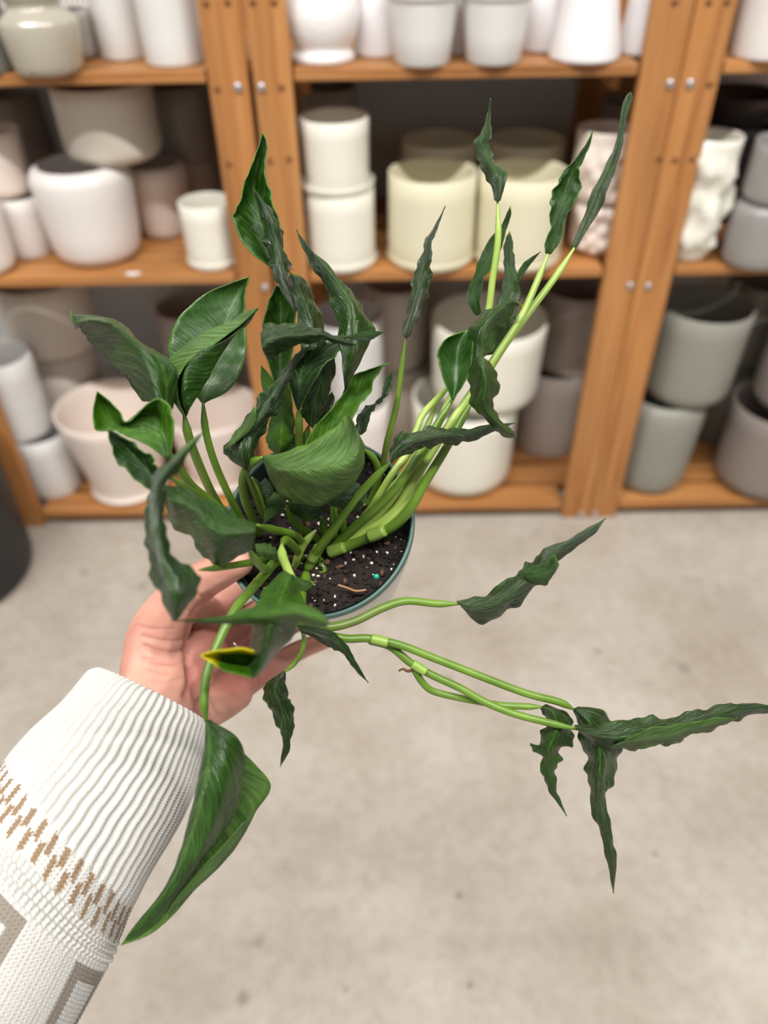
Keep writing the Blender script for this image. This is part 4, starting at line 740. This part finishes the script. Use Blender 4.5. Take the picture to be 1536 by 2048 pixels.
dg = bpy.context.evaluated_depsgraph_get(); ev = tmp.evaluated_get(dg); em = ev.to_mesh()
V = np.zeros(len(em.vertices)*3); em.vertices.foreach_get('co', V); V = V.reshape(-1, 3)
NN = np.zeros(len(em.vertices)*3); em.vertices.foreach_get('normal', NN); NN = NN.reshape(-1, 3)
Fs = [list(p.vertices) for p in em.polygons]; ev.to_mesh_clear(); bpy.data.objects.remove(tmp)
# creases: grooves following polylines on the skin
cam_c = (V-CC) @ CM.T; px = cam_c[:, 0]/cam_c[:, 2]*F+768; py = cam_c[:, 1]/cam_c[:, 2]*F+1024
facing = (NN*(CC-V)).sum(1) > 0
disp = np.zeros(len(V)); crease_tint = np.zeros(len(V))
creases = [([(290, 1292), (318, 1302), (350, 1304), (376, 1296)], 4, .9), ([(285, 1272), (320, 1280), (355, 1282), (374, 1274)], 3.2, .6), ([(285, 1318), (315, 1325), (350, 1326), (372, 1320)], 3.2, .6),
           ([(300, 1338), (330, 1346), (362, 1344)], 3, .5), ([(276, 1252), (305, 1258), (345, 1258)], 3, .35), ([(310, 1362), (340, 1362), (366, 1356)], 3, .4),
           ([(420, 1195), (392, 1222), (378, 1260), (374, 1310), (380, 1360), (372, 1390)], 7, 1.5), ([(470, 1330), (440, 1345), (415, 1372), (430, 1410), (440, 1430)], 5, .8), ([(500, 1285), (470, 1310), (430, 1325)], 5, .7),
           ([(380, 1178), (396, 1190), (412, 1198)], 3, .5), ([(345, 1195), (368, 1215), (385, 1228)], 3, .5), ([(384, 1340), (392, 1385), (404, 1430), (412, 1460)], 9, 1.6), ([(505, 1330), (520, 1350), (528, 1380)], 5, .6), ([(470, 1250), (450, 1270), (430, 1300)], 4, .6)]  # wide cuff-side groove: shadow beside the thumb base put into shape and tint
for pl, wd, am in creases:
    c = catmull(pl, 10); d2 = ((px[:, None]-c[None, :, 0])**2+(py[:, None]-c[None, :, 1])**2).min(1)
    g = np.exp(-d2/(wd*wd))*facing; disp -= .0015*am*g; crease_tint = np.maximum(crease_tint, .4*am*np.exp(-d2/(wd*wd*4))*facing)
V = V+NN*disp[:, None]
palm = np.exp(-(((px-470)/110)**2+((py-1300)/110)**2)**2)*.75  # painted shade over the palm, along with its own redder skin
col = np.zeros((len(V), 4)); col[:, :3] = srgb(150, 82, 76); col[:, 3] = np.clip(np.maximum(crease_tint, palm), 0, .85)
person = mk('person', V, Fs, skin_mat(), col=col, loc=P(320, 1400, .51))
tag(person, 'left hand of a person in a white knit sweater holding the potted plant from below', 'person')
# ring
t0, t1 = P(478, 1322, .586), P(462, 1292, .582)
rc = Pn([(468, 1306, .585)])[0]; axis = Pn([(548, 1265, .604)])[0]-Pn([(472, 1312, .585)])[0]; axis /= np.linalg.norm(axis)
a1 = np.cross(axis, [0, 0, 1.]); a1 /= np.linalg.norm(a1); a2 = np.cross(axis, a1); V = []
for i in range(40):
    t = 2*math.pi*i/40; rd = a1*math.cos(t)+a2*math.sin(t)
    for j in range(8):
        s = 2*math.pi*j/8; V.append(rc+rd*(.0118+.0009*math.cos(s))+axis*.0016*math.sin(s))
Fs = [(i*8+j, i*8+(j+1) % 8, ((i+1) % 40)*8+(j+1) % 8, ((i+1) % 40)*8+j) for i in range(40) for j in range(8)]
o = mk('ring', V, Fs, simple('silver', (.8, .8, .82), .15, metal=1), person); o['label'] = 'plain silver finger ring'

# sleeve: knitted tube
axp = np.array([(308, 1392, .508, 129), (235, 1520, .490, 163), (135, 1662, .470, 186), (42, 1790, .452, 216), (-60, 1950, .432, 236), (-165, 2120, .410, 262), (-300, 2330, .385, 290)], float)
ca = catmull(axp, 60); W = Pn(ca[:, :3]); RADS = ca[:, 3]*ca[:, 2]/F
seg = np.r_[0, np.cumsum(np.linalg.norm(np.diff(W, axis=0), axis=1))]
NS = 640; NT = 560; s = np.linspace(0, seg[-1], NS)
Wc = np.stack([np.interp(s, seg, W[:, k]) for k in range(3)], 1); Rd = np.interp(s, seg, RADS)
T = np.gradient(Wc, axis=0); T /= np.linalg.norm(T, axis=1)[:, None]
view = Wc-CC; U = -view-T*((-view*T).sum(1))[:, None]; U /= np.linalg.norm(U, axis=1)[:, None]        # towards the photographer's side
Wd = np.cross(T, U)
if (Wd[0] @ CM[0]) < 0: Wd = -Wd
th = np.linspace(-math.pi, math.pi, NT, endpoint=False)[None, :]; sm_ = (s*1000)[:, None]              # s in mm
NRIB = 58; CUFF = 104.0; BAND = 124.0; GART = 142.0; PAT = 197.0; GART2 = 219.0
sm_ = sm_-14*(np.sin(th)-.85)*np.clip(sm_/60, 0, 1)
incuff = 1/(1+np.exp((sm_-CUFF)/2.0))
wav = .04*np.sin(sm_*.09+2*th)+.02*np.sin(sm_*.31+5*th+1)
rib = np.sin(NRIB*(th+wav*.25))
st = 2.35; NST = 150
stitch = np.sin(2*math.pi*sm_/1.5+2.0*np.sign(rib))
hgt = incuff*(1.25*(1-2*np.abs(np.clip(rib*.5+.5, 0, 1)-1)**1.8)+.30*stitch*(rib > -.2)+.22*np.sin(NRIB*4*th+1)*(rib < 0))
vst = np.abs(((th*NST/(2*math.pi)) % 1)-.5)*2                                       # stockinette columns
vee = np.sin(2*math.pi*(sm_/st-.7*vst))
plain = (1-incuff)
garter = np.exp(-((sm_-(BAND+GART)/2)/9)**4)+np.exp(-((sm_-(PAT+GART2)/2)/10)**4)
hgt = hgt+plain*((1-np.clip(garter, 0, 1))*(.55*(.6-vst)+.5*vee)+np.clip(garter, 0, 1)*(.95*np.sin(2*math.pi*sm_/5.2)+.75*np.sin(NST*.66*th+2*(sm_//5.2))))
hgt = hgt+.25*np.sin(sm_*.07+3*th)*3
edge = np.clip(s[:, None]*1000/6, 0, 1); Rr = Rd[:, None]*(1+.0)+.001*hgt-.004*(1-edge)**2
# fit of the cuff: slight bulge
pts = Wc[:, None, :]+(U[:, None, :]*np.cos(th)[..., None]+Wd[:, None, :]*np.sin(th)[..., None])*Rr[..., None]
colr = np.zeros((NS, NT, 4)); colr[..., :3] = srgb(188, 186, 181); colr[..., 3] = 1
colv = th*NST/(2*math.pi); ci = np.floor(colv).astype(int); ri = np.floor((sm_-.7*vst*st)/st).astype(int)
brown = np.array(srgb(136, 114, 90)); greyb = np.array(srgb(134, 126, 116))
r0 = int(CUFF//st)+1
ph = (ci//2) % 4; dia = ri-r0
dz = (sm_-CUFF)/st+.35*np.sin(colv*2.1)+.3*np.sin(colv*5.3+sm_*.9); f4 = (colv/4-.035*dz+.03*np.sin(sm_*2.7+colv)) % 1
zig = ((f4 < .36) & (dz > 3.9) & (dz < 8.6)) | ((f4 > .44) & (f4 < .82) & (dz > .4) & (dz < 5.0))
colr[zig, :3] = brown
PER = 28
cc_ = (ci+10) % PER; rp0, rp1 = GART+1, PAT-2
inr = (sm_ > rp0) & (sm_ < rp1)
wid = 14
frame = inr & (cc_ < wid) & ((cc_ < 3) | (cc_ >= wid-3) | (sm_ < rp0+8) | (sm_ > rp1-8))
colr[frame, :3] = greyb
rngn = rng.normal(1, .03, (NS, NT)); colr[..., :3] = np.clip(colr[..., :3]*rngn[..., None], 0, 1)
def knit_mat():
    m, nt, b = new_mat('white_knit'); b.inputs['Roughness'].default_value = .9; b.inputs['Specular IOR Level'].default_value = .15
    b.inputs['Sheen Weight'].default_value = .08; b.inputs['Sheen Roughness'].default_value = .5
    at = N(nt, 'ShaderNodeAttribute'); at.attribute_name = 'tint'; L(nt, at.outputs['Color'], b.inputs['Base Color'])
    tc = N(nt, 'ShaderNodeTexCoord'); n2 = N(nt, 'ShaderNodeTexNoise', Scale=1400.0, Detail=2.0); L(nt, tc.outputs['Object'], n2.inputs['Vector'])
    bp = N(nt, 'ShaderNodeBump', Strength=.5, Distance=.0006); L(nt, n2.outputs['Fac'], bp.inputs['Height']); L(nt, bp.outputs['Normal'], b.inputs['Normal'])
    return m
kn_m = knit_mat()
inner = Wc[:40:1, None, :]+(U[:40, None, :]*np.cos(th)[..., None]+Wd[:40, None, :]*np.sin(th)[..., None])*(Rr[:40]-.0035)[..., None]
allp = np.concatenate([inner[::-1][::4], pts], 0); ic = np.zeros((10, NT, 4)); ic[...] = (*srgb(200, 196, 190), 1)
allc = np.concatenate([ic, colr], 0)
o = mk('sweater_sleeve', allp.reshape(-1, 3), grid_faces(allp.shape[0], NT, True), kn_m, person, col=allc.reshape(-1, 4), loc=P(135, 1662, .436))
o['label'] = 'white knit sleeve with ribbed cuff and brown pattern'
